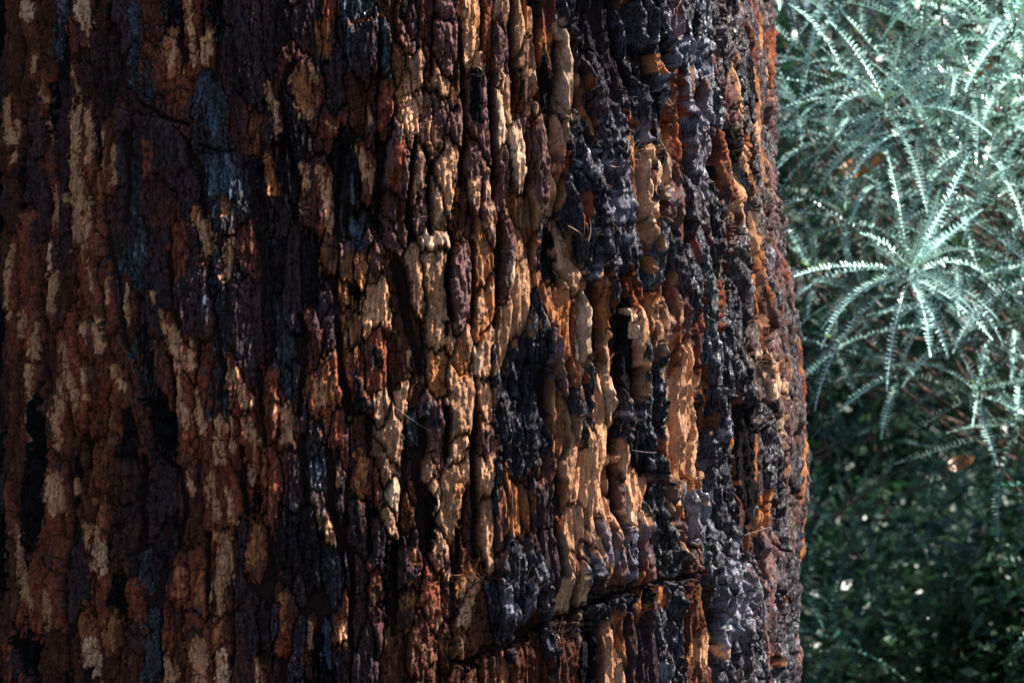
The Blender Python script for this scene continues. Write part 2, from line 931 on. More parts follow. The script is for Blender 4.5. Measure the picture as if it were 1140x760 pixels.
# ---------------------------------------------------------------- the trunk: shape
SIL_Y = np.array([-200, 0, 60, 125, 140, 240, 300, 370, 430, 500, 600, 700, 760, 960.])
SIL_X = np.array([840, 850, 853, 855, 853, 864, 871, 879, 885, 887, 885, 883, 885, 900.])
def r_of_z(z):
    """trunk radius at height z: the right-hand outline, then a slow taper up and a root flare down"""
    y = 380 - (np.asarray(z, float) - CAM_Z) / (CAM_D) * F_PX
    r = .45 * (np.interp(y, SIL_Y, SIL_X) - 400) / 485 - .0135
    zz = np.asarray(z, float)
    r = np.where(zz > 2.05, np.maximum(r - (zz-2.05)*.018, .3), r)
    r = np.where(zz < .9, r + .22*np.clip((.9-zz)/.9, 0, 1)**2.2, r)
    return r
def px_to_surf(X, Y):
    """photo pixel -> (angle, height) on the trunk"""
    X = np.asarray(X, float); Y = np.asarray(Y, float)
    z = CAM_Z - (Y-380)/F_PX*(CAM_D-.3)
    for _ in range(3):
        r = r_of_z(z) + .012
        dx = (X-570)/F_PX                       # ray (0,-D) + t (dx,1)
        a = dx*dx+1; b = 2*(dx*(-AX) + (-CAM_D)); c = AX*AX + CAM_D**2 - r*r
        disc = np.maximum(b*b-4*a*c, 0)
        t = (-b - np.sqrt(disc))/(2*a)
        px = t*dx - AX; py = t - CAM_D
        th = np.arctan2(px, -py)
        z = CAM_Z - t*(Y-380)/F_PX
    return th, z
R0 = .445
STEP = .00112
TH0, TH1 = math.radians(-62), math.radians(99)
Z0, Z1 = 1.125, 1.885
NS = int((TH1-TH0)*R0/STEP); NZ = int((Z1-Z0)/STEP)
sg = TH0*R0 + np.arange(NS)*STEP            # arc length
zg = Z0 + np.arange(NZ)*STEP
S, Z = np.meshgrid(sg, zg)                  # [z, s]
S = S.astype(np.float32); Z = Z.astype(np.float32)

# ---------------------------------------------------------------- the trunk: palette (albedo; blue sheen painted into g and B, q is sunlit p)
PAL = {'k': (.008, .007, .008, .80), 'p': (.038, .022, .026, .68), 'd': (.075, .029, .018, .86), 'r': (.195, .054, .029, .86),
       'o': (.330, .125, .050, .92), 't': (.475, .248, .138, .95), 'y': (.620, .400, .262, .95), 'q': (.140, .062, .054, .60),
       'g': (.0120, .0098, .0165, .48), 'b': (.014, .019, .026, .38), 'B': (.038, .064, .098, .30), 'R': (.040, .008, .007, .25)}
PALA = {k: np.array(v, np.float32) for k, v in PAL.items()}
HGT = {1: .0012, 2: .0042, 3: .0072, 4: .0110, 5: .0150, 6: .0180}
GROW = 1.24                                  # plates grow until they meet; beyond this a gap stays open

# ---------------------------------------------------------------- read the plates
sticks, patches = [], []
for key, (ox, oy, k, txt) in TILES.items():
    for ln in txt.strip().splitlines():
        w = ln.split(); pat = w[0][0] == '~'
        col = w[0].lstrip('~'); h = 0 if pat else int(w[1])
        nums = [float(v) for v in (w[1:] if pat else w[2:])]
        wid = nums[0]*k; xy = np.array(nums[1:]).reshape(-1, 2)*k + (ox, oy)
        th, z = px_to_surf(xy[:, 0], xy[:, 1])
        tm, _ = px_to_surf([xy[:, 0].mean()-wid/2, xy[:, 0].mean()+wid/2], [xy[:, 1].mean()]*2)
        ws = max(.003, (tm[1]-tm[0])*R0) if not abs(xy[-1, 0]-xy[0, 0]) > 2*abs(xy[-1, 1]-xy[0, 1]) else wid/1254.
        P = np.stack([th*R0, z], 1)
        (patches if pat else sticks).append(dict(P=P, w=min(ws, .06), col=col, h=h, px=xy))
CREV = []
for ln in CREVICES.strip().splitlines():
    key, *w = ln.split(); ox, oy, k = TILES[key][:3]; n_ = [float(v) for v in w]
    xy = np.array(n_[1:]).reshape(-1, 2)*k + (ox, oy); th, z = px_to_surf(xy[:, 0], xy[:, 1]); CREV.append((np.stack([th*R0, z], 1), n_[0]*k/1254.))
def stick_dist(P, s, z, power=2.6, soft=1.):
    """distance to a polyline with squarish ends; P runs along the plate"""
    best = None
    for i in range(len(P)-1):
        a, b = P[i], P[i+1]; d = b-a; L = float(np.hypot(*d)) + 1e-9; d = d/L
        u = (s-a[0])*d[0] + (z-a[1])*d[1]; v = np.abs((s-a[0])*d[1] - (z-a[1])*d[0])
        e = np.maximum(np.maximum(-u, u-L), 0)
        q = (v**power + (e*soft)**power)**(1/power)
        best = q if best is None else np.minimum(best, q)
    return best
def window(P, m):
    a = np.clip(((P[:, 0].min()-m) - sg[0])/STEP, 0, NS).astype(int); b = np.clip(((P[:, 0].max()+m)-sg[0])/STEP+1, 0, NS).astype(int)
    c = np.clip(((P[:, 1].min()-m) - zg[0])/STEP, 0, NZ).astype(int); d = np.clip(((P[:, 1].max()+m)-zg[0])/STEP+1, 0, NZ).astype(int)
    return (slice(c, d), slice(a, b)) if b > a and d > c else None

# ragged outlines: the plate field is looked up through a warp
RE = sst(.16, .36, S)                        # towards the edge of the trunk the bark is drawn out upright
def both(f, a, b): return f(*a)*(1-RE) + f(*b)*RE
R2 = sst(.09, .19, S)
def both2(f, a, b): return f(*a)*(1-R2) + f(*b)*R2
low_ = both2(fbm, (S*60, Z*34, 1, 2), (S*60, Z*9, 1, 2)); mid_ = both2(fbm, (S*260, Z*110, 2, 3, .65), (S*210, Z*24, 2, 3, .6))
WS = S + .0075*(low_-.5) + .0050*(mid_-.5)
WZ = Z + .0140*(fbm(S*90, Z*14, 4, 2)-.5) + .0130*(fbm(S*420, Z*7, 5, 3, .65)-.5)
D1 = np.full(S.shape, 9., np.float32); D2 = D1.copy(); LAB = np.full(S.shape, -1, np.int32); WW = np.full(S.shape, .01, np.float32)
def add_stick(i, st):
    w = st['w']*.5
    P = st['P'].copy()
    if len(P) == 2 or True:                     # pull the ends in: the distance field rounds them out again
        d0 = P[1]-P[0]; L0 = np.hypot(*d0); d1 = P[-2]-P[-1]; L1 = np.hypot(*d1)
        P[0] = P[0] + d0/L0*min(w*.55, L0*.45); P[-1] = P[-1] + d1/L1*min(w*.55, L1*.45)
    soft = .55 - .29*float(np.clip((P[:, 0].mean()-.09)/.10, 0, 1))
    win = window(P, w*(1.65/soft)+.014)
    if win is None: return
    d = (stick_dist(P, WS[win], WZ[win], 2.6, soft)/w).astype(np.float32)
    a, b, l, ww = D1[win], D2[win], LAB[win], WW[win]
    new = d < a
    b[...] = np.where(new, a, np.minimum(b, d)); l[...] = np.where(new, i, l); ww[...] = np.where(new, w, ww); a[...] = np.where(new, d, a)
for i, st in enumerate(sticks): add_stick(i, st)
n_hand = len(sticks)
# low, charred plates wherever a wide gap is left, and all over the bark that lies outside the picture
near_col = LAB.copy()
for it in range(5200):
    iz, js = rng.integers(0, NZ), rng.integers(0, NS)
    gap = (D1[iz, js]-GROW)*WW[iz, js]
    if gap < .0030: continue
    z, s = zg[iz], sg[js]
    L = rng.uniform(.020, .062); w = min(rng.uniform(.008, .017), gap*2.2+.002)
    if D1[iz, js] > 3: w = rng.uniform(.011, .022)
    ln = -.10 + .12*math.sin(z*9+s*4)
    far = D1[iz, js] > 4
    col = rng.choice(['k', 'p', 'd', 'r', 'q', 'g', 'b']) if far else rng.choice(['k', 'k', 'p', 'd'])
    st = dict(P=np.array([[s-ln*L/2, z+L/2], [s+ln*L/2, z-L/2]]), w=w, col=str(col), h=int(rng.integers(2, 5)) if far else 2, px=None)
    sticks.append(st); add_stick(len(sticks)-1, st)
NP = len(sticks)
WID = WW*2
# distance in from the plate's edge, metres
EG = (GROW-D1)*WW; EN = (D2-D1)*WW*.5
CS = S + .0065*(low_-.5) + .0034*(mid_-.5)
for P, w in CREV:
    win = window(P, .03)
    if win is None: continue
    taper = (.40 + 1.2*fbm(CS[win]*20, Z[win]*16, 6, 2))*(1+.7*sst(.09, .19, S[win]))
    EG[win] = np.minimum(EG[win], stick_dist(P, CS[win], Z[win], 2.) - w*.5*taper)
E = np.minimum(EG, EN)
LAB[(EG < .0002)] = -1
gz_, gs_ = np.gradient(E, STEP)
flatx = gz_**2/(gz_**2+gs_**2+1e-6)                  # 1 on level joints, 0 on upright cracks
for _ in range(2):
    flatx[1:-1, 1:-1] = (flatx[1:-1, 1:-1]*2+flatx[:-2, 1:-1]+flatx[2:, 1:-1]+flatx[1:-1, :-2]+flatx[1:-1, 2:])/6

# ---------------------------------------------------------------- height of every plate, colour of every spot
flat = LAB.clip(0)
def per(f, default=0.):
    a = np.array([f(i, st) for i, st in enumerate(sticks)], np.float32); return a[flat]
rs = rng.random((NP, 8)).astype(np.float32)
off = rs[:, 0]*60
OS = S + off[flat]; OZ = Z + rs[:, 1][flat]*60
def up(fs, fz, seed, oct, gain, own=True, k=3.):
    """noise drawn out upright, more so where the trunk turns away"""
    a, b = (OS, OZ) if own else (S, Z)
    return fbm(a*fs, b*fz, seed, oct, gain)*(1-R2) + fbm(a*fs*(.95-.35*RE), b*fz/k, seed, oct, gain)*R2
gstk = up(300, 55, 6, 4, .6, False); streak = .5*gstk + .5*up(330, 60, 5, 4, .6)       # grain along the trunk
streak = .5+(streak-.5)*1.3
stain = fbm(S*70, Z*26, 3, 4, .6)
streak2 = up(950, 150, 7, 3, .6)
gran = up(430, 240, 3, 4, .68, False)                  # granular char
gran2 = up(240, 110, 2, 3, .6, False)
lump = up(90, 40, 1, 3, .55)
ter = streak*.6 + lump*.6                            # flaking: the plate comes off in thin layers
tq = ter*9; ter = (np.floor(tq) + sst(.44, .56, tq-np.floor(tq)))/9
ter2 = up(640, 85, 2, 3, .6); tq = ter2*8; ter2 = (np.floor(tq) + sst(.42, .58, tq-np.floor(tq)))/8
crk = np.abs(up(150, 60, 4, 3, .5)-.5)               # hairline cracks
crk = np.minimum(crk, np.abs(up(45, 95, 6, 3, .5, True, 1.)-.5)*(1.4+4*RE))
crack = 1 - sst(.004, .020, crk)

iz_, js_ = np.meshgrid(np.arange(NZ), np.arange(NS), indexing='ij')
iz_ = np.clip(iz_ + ((gstk-.5)*.034 + (streak2-.5)*.016)/STEP, 0, NZ-1).astype(np.int32)
js_ = np.clip(js_ + ((gran2-.5)*.014 + (streak-.5)*.006)/STEP, 0, NS-1).astype(np.int32)
flatP, flat = flat, np.where(LAB[iz_, js_] >= 0, LAB[iz_, js_], flat)
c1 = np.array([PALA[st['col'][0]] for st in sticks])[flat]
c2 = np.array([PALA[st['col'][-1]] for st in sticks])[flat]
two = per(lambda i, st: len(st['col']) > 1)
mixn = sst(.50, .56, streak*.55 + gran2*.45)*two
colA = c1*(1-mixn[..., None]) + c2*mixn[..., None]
is_ = {c: per(lambda i, st, c=c: c in st['col'][0]) for c in 'kgpbBqydrot'}
# plate-to-plate change of tone; worn flecks on the brown plates
tone = .80 + .40*rs[:, 2][flat]
colA[..., :3] *= tone[..., None]
brown = np.clip(is_['r']+is_['q']+is_['d']*.6+two*.2, 0, 1)
fl = sst(.60, .66, gstk*.5+gran2*.30+stain*.22)*brown*(.45+.55*sst(-.05, .12, S))
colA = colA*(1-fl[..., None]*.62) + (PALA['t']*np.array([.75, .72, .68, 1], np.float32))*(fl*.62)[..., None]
redn = sst(.48, .62, gran2*.3 + stain*.7)*(is_['p']*.6+is_['d']*.7+is_['q']*.4)*rs[:, 3][flat]
colA = colA*(1-redn[..., None]*.5) + PALA['r']*(redn*.5)[..., None]
char = sst(.50, .58, gran2*.35+stain*.45+gstk*.2)*(is_['r']+is_['q']+is_['o']+.6*is_['t']+.35*is_['y'])*(.35+.65*rs[:, 4][flat])
colA = colA*(1-char[..., None]*.8) + PALA['p']*(char*.8)[..., None]
# broad sooty areas of the upper left
soot = np.zeros(S.shape, np.float32)
for px, py, rx, ry in ((330, 70, .075, .085), (190, 190, .060, .085), (290, 290, .050, .100), (105, 95, .040, .060), (350, 210, .045, .060), (150, 560, .030, .070), (330, 620, .050, .080), (665, 60, .035, .070)):
    th, zz = px_to_surf([px], [py]); soot = np.maximum(soot, 1.25-np.sqrt(((S-th[0]*R0)/rx)**2 + ((Z-zz[0])/ry)**2))
soot = sst(.0, .5, soot + 1.5*(.5*stain+.3*gstk+.2*gran2-.5) - .18)*.55
colA = colA*(1-soot[..., None]) + (PALA['p']*np.array([.75, .8, .85, 1], np.float32))*soot[..., None]
# towards the edge upright streaks of char run over everything
edgechar = sst(.44, .50, fbm(S*55, Z*6.5, 4, 3, .6))*sst(.31, .46, S)*.88
colA = colA*(1-edgechar[..., None]) + PALA['g']*edgechar[..., None]
# sun glints on the char painted as pale flecks, mostly top and bottom right
glint = np.zeros(S.shape, np.float32)
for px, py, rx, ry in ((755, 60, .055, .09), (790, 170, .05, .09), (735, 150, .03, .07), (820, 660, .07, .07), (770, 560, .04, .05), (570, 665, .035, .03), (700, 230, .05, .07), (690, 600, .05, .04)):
    th, zz = px_to_surf([px], [py]); glint = np.maximum(glint, 1.1-np.sqrt(((S-th[0]*R0)/rx)**2 + ((Z-zz[0])/ry)**2))
glint = sst(.10, .34, np.clip(glint, 0, .6)*.5 + 2.2*(.45*gran+.30*gstk+.25*streak2-.545))*np.clip(is_['g']+is_['B']+is_['b']+.7*is_['q'], 0, 1)
colA = colA*(1-glint[..., None]*.85) + np.array([.200, .185, .240, .45], np.float32)*(glint*.7)[..., None]
# charred rims of the tan plates
rim = (1-sst(.0006, .0030, np.minimum(EG, EN+.001) + .0022*(gran2-.5)))*(is_['t']+is_['y']+is_['o']+is_['r']*.6+is_['q']*.5)
colA = colA*(1-rim[..., None]*.8) + PALA['d']*(rim*.8)[..., None]

carve = np.zeros(S.shape, np.float32)
for pt in patches:
    w = pt['w']*.5
    win = window(pt['P'], w*1.6+.01)
    if win is None: continue
    d = stick_dist(pt['P'], S[win] + .004*(fbm(S[win]*80, Z[win]*40, 3, 2)-.5), Z[win], 2.2)/w
    blue = pt['col'][0] == 'B'  # sky sheen painted as a blue patch colour
    v = .95 - d + (2.5 if not blue else 1.3)*(.70*gstk[win]+.30*gran2[win]-.50) + 1.7*(streak2[win]-.5)
    m = sst(.0, .14, v) if not blue else sst(.0, .55, v)*.9
    m = (m*(LAB[win] >= 0)).astype(np.float32)
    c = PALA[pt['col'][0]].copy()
    if pt['col'][0] in 'ty' and pt['px'][:, 0].mean() < 420: c = c*.80 + PALA['o']*.30      # left patches warmed in colour to offset blue skylight
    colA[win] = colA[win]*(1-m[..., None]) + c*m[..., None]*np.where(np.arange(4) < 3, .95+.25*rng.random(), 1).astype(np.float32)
    if pt['col'][0] in 'tyo': carve[win] = np.maximum(carve[win], m)
# fine grain of the colour itself
colA[..., :3] *= (.62 + .50*streak2 + .30*gran)[..., None]
colA[..., :3] *= (1 - .7*crack*(1-is_['g'])*(1-.6*(is_['t']+is_['y'])))[..., None]

flatC, flat = flat, flatP
is_ = {c: per(lambda i, st, c=c: c in st['col'][0]) for c in 'kgpbBqydrot'}
hp = per(lambda i, st: HGT[max(1, st['h'])] if st['h'] else .01)
ps = per(lambda i, st: st['P'][:, 0].mean()); pz = per(lambda i, st: st['P'][:, 1].mean())
tilt = (rs[:, 5][flat]-.5)*.34*(S-ps) + (rs[:, 6][flat]-.5)*.16*np.clip(Z-pz, -.03, .03) + (rs[:, 7][flat]-.5)*.004
crust = np.clip(is_['g']+is_['B']*.8+is_['b']*.4+is_['q']*.5+is_['k']*.35, 0, 1)
right = sst(-.05, .12, S)
# cracks: deep between upright neighbours, shallow on level joints, closed here and there
shut = sst(.40, .62, fbm(S*38, Z*22, 7, 3))*(1-.5*right)
depth = np.clip(1 - (.64+.24*right)*flatx - .60*shut - .3*flatx*sst(.12, .26, S), .03, 1)
def lip(e, w): t = np.clip(e/w, 0, 1); return 1-(1-t)**2.2
wl_ = .0009 + .0030*(1-.65*R2)*vn(OS*60, OZ*14, 3)**1.5
prof = np.minimum(lip(EG, wl_), 1-depth*(1-lip(EN, wl_*.8)))
dome = .86+.14*lip(E, np.minimum(WID*.45, .011))
tanp = np.clip(is_['t']+is_['y']+is_['o'], 0, 1)
ridge = 1-np.abs(up(430, 80, 1, 3, .6, False)-.5)*4     # shaggy upright fibre
edge = sst(.12, .26, S)
def rfb(x, y, seed, oct=3, gain=.6):
    s_ = 0; a = 1.; n_ = 0
    for i in range(oct): s_ = s_ + a*(1-np.abs(2*vn(x*2**i, y*2**i, seed+i*3)-1)); n_ += a; a *= gain
    return s_/n_
grit = rfb(S*250, Z*48, 4)*(1-.6*RE) + rfb(S*220, Z*30, 5)*.6*RE      # crumbled, shaggy char with sharp crests
woody = rfb(S*420, Z*26, 2, 2)
sliver = 1-np.abs(fbm(S*90+2*fbm(S*40, Z*12, 3, 2), Z*7.5, 6, 3, .6)-.5)*5      # upright splinters where the trunk turns away
hp = hp*(1-.45*edge) + .0085*.45*edge
tilt = tilt*(1-.6*edge)
def blur_z(a, n):
    c = np.cumsum(np.pad(a, ((n+1, n), (0, 0)), mode='edge'), 0, dtype=np.float64); return ((c[2*n+1:]-c[:-2*n-1])/(2*n+1)).astype(np.float32)
hp = hp*(1-.85*R2) + blur_z(blur_z(hp, 16), 16)*.85*R2
tilt = tilt*(1-.7*R2) + blur_z(tilt, 16)*.7*R2
flatg = np.clip(flatx*1.3-.2, 0, 1)*R2
prof = np.maximum(prof, flatg*.8*np.clip(EG/.0006, 0, 1))
H = (hp*(1+.5*right) + tilt)*prof*dome \
    + prof*(.0125*(ter-.6)*(1-.2*edge) + .0060*(ter2-.5)*(1-.5*crust) + .0030*(streak-.5) + .0022*(streak2-.5) + .0010*(ridge-.5) + .0010*(gran-.5)*(1-tanp)) \
    + crust*prof*(.0165*(grit-.55) + .0040*(gran-.5) + .0022*(gran2-.5) + .0050*(ridge-.4)*(.4+.6*right)) \
    + edge*(.35+.65*prof)*.0115*(sliver-.35) + edge*prof*.0070*(rfb(S*170, Z*13, 7)-.55) + (tanp+.4*is_['r'])*prof*.0026*(woody-.55) \
    - .0013*carve - .0022*crack*prof*(1-crust*.5)*(1-.6*tanp)
# body of the trunk under the plates: slow swells, hollows, ledges
def hollow(px, py, rs_, rz_, depth, s, z):
    th, zz = px_to_surf([px], [py]); return -depth*np.exp(-((s-th[0]*R0)/rs_)**2 - ((z-zz[0])/rz_)**2)
def body(s, z):
    h = .016*(fbm(s*9, z*5, 5, 3)-.5) + .006*(fbm(s*40, z*14, 2, 2)-.5)
    for a in ((592, 440, .026, .040, .010), (612, 285, .014, .022, .010), (655, 30, .030, .030, .012), (640, 700, .09, .012, .008),
              (800, 560, .022, .05, .010), (300, 330, .02, .09, .008), (160, 520, .02, .06, .008), (560, 215, .02, .03, .004)):
        h = h + hollow(*a, s, z)
    for a in ((470, 150, .05, .10, -.010), (690, 170, .05, .10, -.010), (610, 640, .045, .018, -.014), (700, 600, .06, .03, -.008), (850, 480, .05, .06, -.006)):
        h = h + hollow(*a, s, z)
    return h
B0 = body(S, Z).astype(np.float32)
floor_ = B0 + (.0030*(gran2-.5) + .0018*(gran-.5)).astype(np.float32)
HT = B0 + np.maximum(H, .0004).astype(np.float32)
# lateral wander of the surface, so walls of the cracks are not ruled straight down
LS = (.0016*(fbm(S*200, Z*120, 7, 2)-.5)).astype(np.float32)
RZ = r_of_z(Z).astype(np.float32)
def to_xyz(s, z, h, r):
    th = s/R0; rr = r + h
    return np.stack([AX + rr*np.sin(th), -rr*np.cos(th), z], -1)

# ---------------------------------------------------------------- bark material
bark, nt, bs = nodes('charred bark')
at_c = mk(nt, 'ShaderNodeAttribute', attribute_name='Col'); at_r = mk(nt, 'ShaderNodeAttribute', attribute_name='Rough')
geo = mk(nt, 'ShaderNodeNewGeometry')
mp = mk(nt, 'ShaderNodeMapping'); mp.inputs['Scale'].default_value = (1, 1, .45)
nt.links.new(geo.outputs['Position'], mp.inputs['Vector'])
n1 = mk(nt, 'ShaderNodeTexNoise', Scale=560., Detail=4., Roughness=.75)
n2 = mk(nt, 'ShaderNodeTexNoise', Scale=320., Detail=5., Roughness=.6)
nt.links.new(mp.outputs['Vector'], n1.inputs['Vector']); nt.links.new(mp.outputs['Vector'], n2.inputs['Vector'])
mr = mk(nt, 'ShaderNodeMapRange'); mr.inputs['From Min'].default_value = .3; mr.inputs['From Max'].default_value = .7
mr.inputs['To Min'].default_value = .45; mr.inputs['To Max'].default_value = 1.55
nt.links.new(n1.outputs['Fac'], mr.inputs['Value'])
mx = mk(nt, 'ShaderNodeVectorMath', operation='SCALE')
nt.links.new(at_c.outputs['Color'], mx.inputs[0]); nt.links.new(mr.outputs['Result'], mx.inputs['Scale'])
nt.links.new(mx.outputs['Vector'], bs.inputs['Base Color'])
# matt soot with small polished spots: roughness swings more on what is glossy to begin with
nr_ = mk(nt, 'ShaderNodeTexNoise', Scale=420., Detail=3., Roughness=.6); nt.links.new(mp.outputs['Vector'], nr_.inputs['Vector'])
c_ = mk(nt, 'ShaderNodeMath', operation='MULTIPLY_ADD'); c_.inputs[1].default_value = 3.4; c_.inputs[2].default_value = -1.55; nt.links.new(nr_.outputs['Fac'], c_.inputs[0])
inv = mk(nt, 'ShaderNodeMath', operation='SUBTRACT'); inv.inputs[0].default_value = 1.0; nt.links.new(at_r.outputs['Fac'], inv.inputs[1])
sw = mk(nt, 'ShaderNodeMath', operation='MULTIPLY'); nt.links.new(c_.outputs[0], sw.inputs[0]); nt.links.new(inv.outputs[0], sw.inputs[1])
ra = mk(nt, 'ShaderNodeMath', operation='ADD', use_clamp=True); nt.links.new(at_r.outputs['Fac'], ra.inputs[0]); nt.links.new(sw.outputs[0], ra.inputs[1])
rc = mk(nt, 'ShaderNodeClamp'); rc.inputs['Min'].default_value = .22; rc.inputs['Max'].default_value = 1.; nt.links.new(ra.outputs[0], rc.inputs['Value'])
nt.links.new(rc.outputs[0], bs.inputs['Roughness'])
sp = mk(nt, 'ShaderNodeMapRange'); sp.inputs['From Min'].default_value = .75; sp.inputs['From Max'].default_value = .25
sp.inputs['To Min'].default_value = .06; sp.inputs['To Max'].default_value = .95
nt.links.new(rc.outputs[0], sp.inputs['Value']); nt.links.new(sp.outputs['Result'], bs.inputs['Specular IOR Level'])
bu = mk(nt, 'ShaderNodeBump', Strength=1., Distance=.0030); bu2 = mk(nt, 'ShaderNodeBump', Strength=.5, Distance=.002)
nt.links.new(n1.outputs['Fac'], bu.inputs['Height']); nt.links.new(n2.outputs['Fac'], bu2.inputs['Height'])
mp3 = mk(nt, 'ShaderNodeMapping'); mp3.inputs['Scale'].default_value = (1, 1, .07)
n3_ = mk(nt, 'ShaderNodeTexNoise', Scale=700., Detail=4., Roughness=.6); bu3 = mk(nt, 'ShaderNodeBump', Strength=.7, Distance=.0016)
nt.links.new(geo.outputs['Position'], mp3.inputs['Vector']); nt.links.new(mp3.outputs['Vector'], n3_.inputs['Vector'])
nt.links.new(n3_.outputs['Fac'], bu3.inputs['Height']); nt.links.new(bu3.outputs['Normal'], bu2.inputs['Normal'])
nt.links.new(bu2.outputs['Normal'], bu.inputs['Normal']); nt.links.new(bu.outputs['Normal'], bs.inputs['Normal'])

# ---------------------------------------------------------------- tree > trunk, bark plates
tree = empty('tree', (AX, 0, 0), label='huge old tree trunk with charred, cracked and flaking red-brown bark filling the frame', category='tree')
def child(name, V, F, attrs, **props):
    V = V.copy(); V[:, 0] -= AX
    return mesh_obj(name, V, F, bark, tree, name == 'trunk', attrs, **props)
# wooden body: dense where the photograph looks, coarse elsewhere
thd = np.arange(TH0+.004, TH1-.004, .0032/R0)
tha = np.concatenate([thd, np.arange(TH1, TH0+2*math.pi-.01, .018)])
zd = np.arange(Z0+.002, Z1-.002, .0032)
za = np.concatenate([np.arange(-.15, Z0-.2, .03), np.arange(Z0-.2, Z0, .008), zd, np.arange(Z1, Z1+.3, .006), np.arange(Z1+.3, 2.8, .02), np.arange(2.8, 7.5, .12)])
TS, TZ = np.meshgrid(tha*R0, za)
inside = (TS/R0 < TH1-.002) & (TZ > Z0) & (TZ < Z1)
hb = body(TS, TZ) + .0030*(fbm(TS*240, TZ*150, 2, 3, .6)-.5) + .0018*(fbm(TS*520, TZ*480, 3, 4, .62)-.5)
rid = .016*sst(.40, .52, fbm(TS*55, TZ*12, 4, 3)) + .010*(fbm(TS*150, TZ*40, 2, 3)-.3)
hb = np.where(inside, hb, hb + rid)
tV = to_xyz(TS, TZ, hb, r_of_z(TZ)).reshape(-1, 3)
nn = fbm(TS*120, TZ*40, 6, 3)[..., None]; n3 = sst(.35, .65, fbm(TS*40, TZ*14, 1, 3))[..., None]
tc = PALA['k']*(1-.35*nn) + PALA['d']*.35*nn
n4 = sst(.56, .64, fbm(TS*150, TZ*26, 5, 3))[..., None]; n5 = sst(.45, .55, fbm(TS*55, TZ*12, 4, 3))[..., None]
tc = np.where(inside[..., None], tc, (PALA['k']*(1-n5) + (PALA['p']*(1-n3) + PALA['r']*.75*n3)*n5)*(1-n4*.7) + PALA['o']*.6*n4*.7)
ni, nj = len(za), len(tha)
ii, jj = np.meshgrid(np.arange(ni-1), np.arange(nj), indexing='ij'); j2 = (jj+1) % nj
tF = np.stack([ii*nj+jj, ii*nj+j2, (ii+1)*nj+j2, (ii+1)*nj+jj], -1).reshape(-1, 4)
tcf = tc.reshape(-1, 4); tca = np.concatenate([tcf[:, :3], np.ones((len(tcf), 1))], 1)
child('trunk', tV, tF, {'Col': ('FLOAT_COLOR', tca), 'Rough': ('FLOAT', tcf[:, 3])})

def visible_area(i):
    return areas[i]*max(0.05, math.cos(min(1.5, abs(cent[i, 0]/R0))))*(1 if abs(cent[i, 1]-CAM_Z) < .31 and cent[i, 0]/R0 > -.97 else .02)
cnt = np.bincount(LAB[LAB >= 0], minlength=NP); areas = cnt.astype(float)
cent = np.array([st['P'].mean(0) for st in sticks])
rank = sorted(range(NP), key=lambda i: -visible_area(i))
single = set(rank[:300])
iz_all, js_all = np.nonzero(LAB >= 0); lab_all = LAB[iz_all, js_all]
order = np.argsort(lab_all, kind='stable'); bounds = np.searchsorted(lab_all[order], np.arange(NP+1))
rest = []
for i in range(NP):
    if cnt[i] < 14: continue
    sel = order[bounds[i]:bounds[i+1]]
    a, b = iz_all[sel].min(), iz_all[sel].max(); c, d = js_all[sel].min(), js_all[sel].max()
    a = max(a-1, 0); c = max(c-1, 0); b = min(b+1, NZ-1); d = min(d+1, NS-1)
    wz, ws = slice(a, b+1), slice(c, d+1)
    me_ = LAB[wz, ws] == i
    cell = me_[:-1, :-1] | me_[1:, :-1] | me_[:-1, 1:] | me_[1:, 1:]
    used = np.zeros(me_.shape, bool)
    used[:-1, :-1] |= cell; used[1:, :-1] |= cell; used[:-1, 1:] |= cell; used[1:, 1:] |= cell
    idx = np.full(me_.shape, -1, np.int32); idx[used] = np.arange(used.sum())
    h = np.where(me_, HT[wz, ws], B0[wz, ws]-.004)
    V = to_xyz(S[wz, ws]+LS[wz, ws]*me_, Z[wz, ws], h, RZ[wz, ws])[used]
    F = np.stack([idx[:-1, :-1], idx[:-1, 1:], idx[1:, 1:], idx[1:, :-1]], -1)[cell]
    ca = colA[wz, ws].copy()
    ca[~me_] = PALA['k']
    ca = ca[used]
    if i in single:
        child('bark_plate', V, F, {'Col': ('FLOAT_COLOR', np.concatenate([ca[:, :3], np.ones((len(ca), 1))], 1)), 'Rough': ('FLOAT', ca[:, 3])})
    else: rest.append((V, F, ca))
o = 0; VV, FF, CC = [], [], []
for V, F, c in rest: VV.append(V); FF.append(F+o); CC.append(c); o += len(V)
CC = np.concatenate(CC)
child('bark_scales', np.concatenate(VV), np.concatenate(FF), {'Col': ('FLOAT_COLOR', np.concatenate([CC[:, :3], np.ones((len(CC), 1))], 1)), 'Rough': ('FLOAT', CC[:, 3])}, kind='stuff')
print('plates', NP, 'hand', n_hand, 'grid', NS, NZ, 'rest', len(rest))

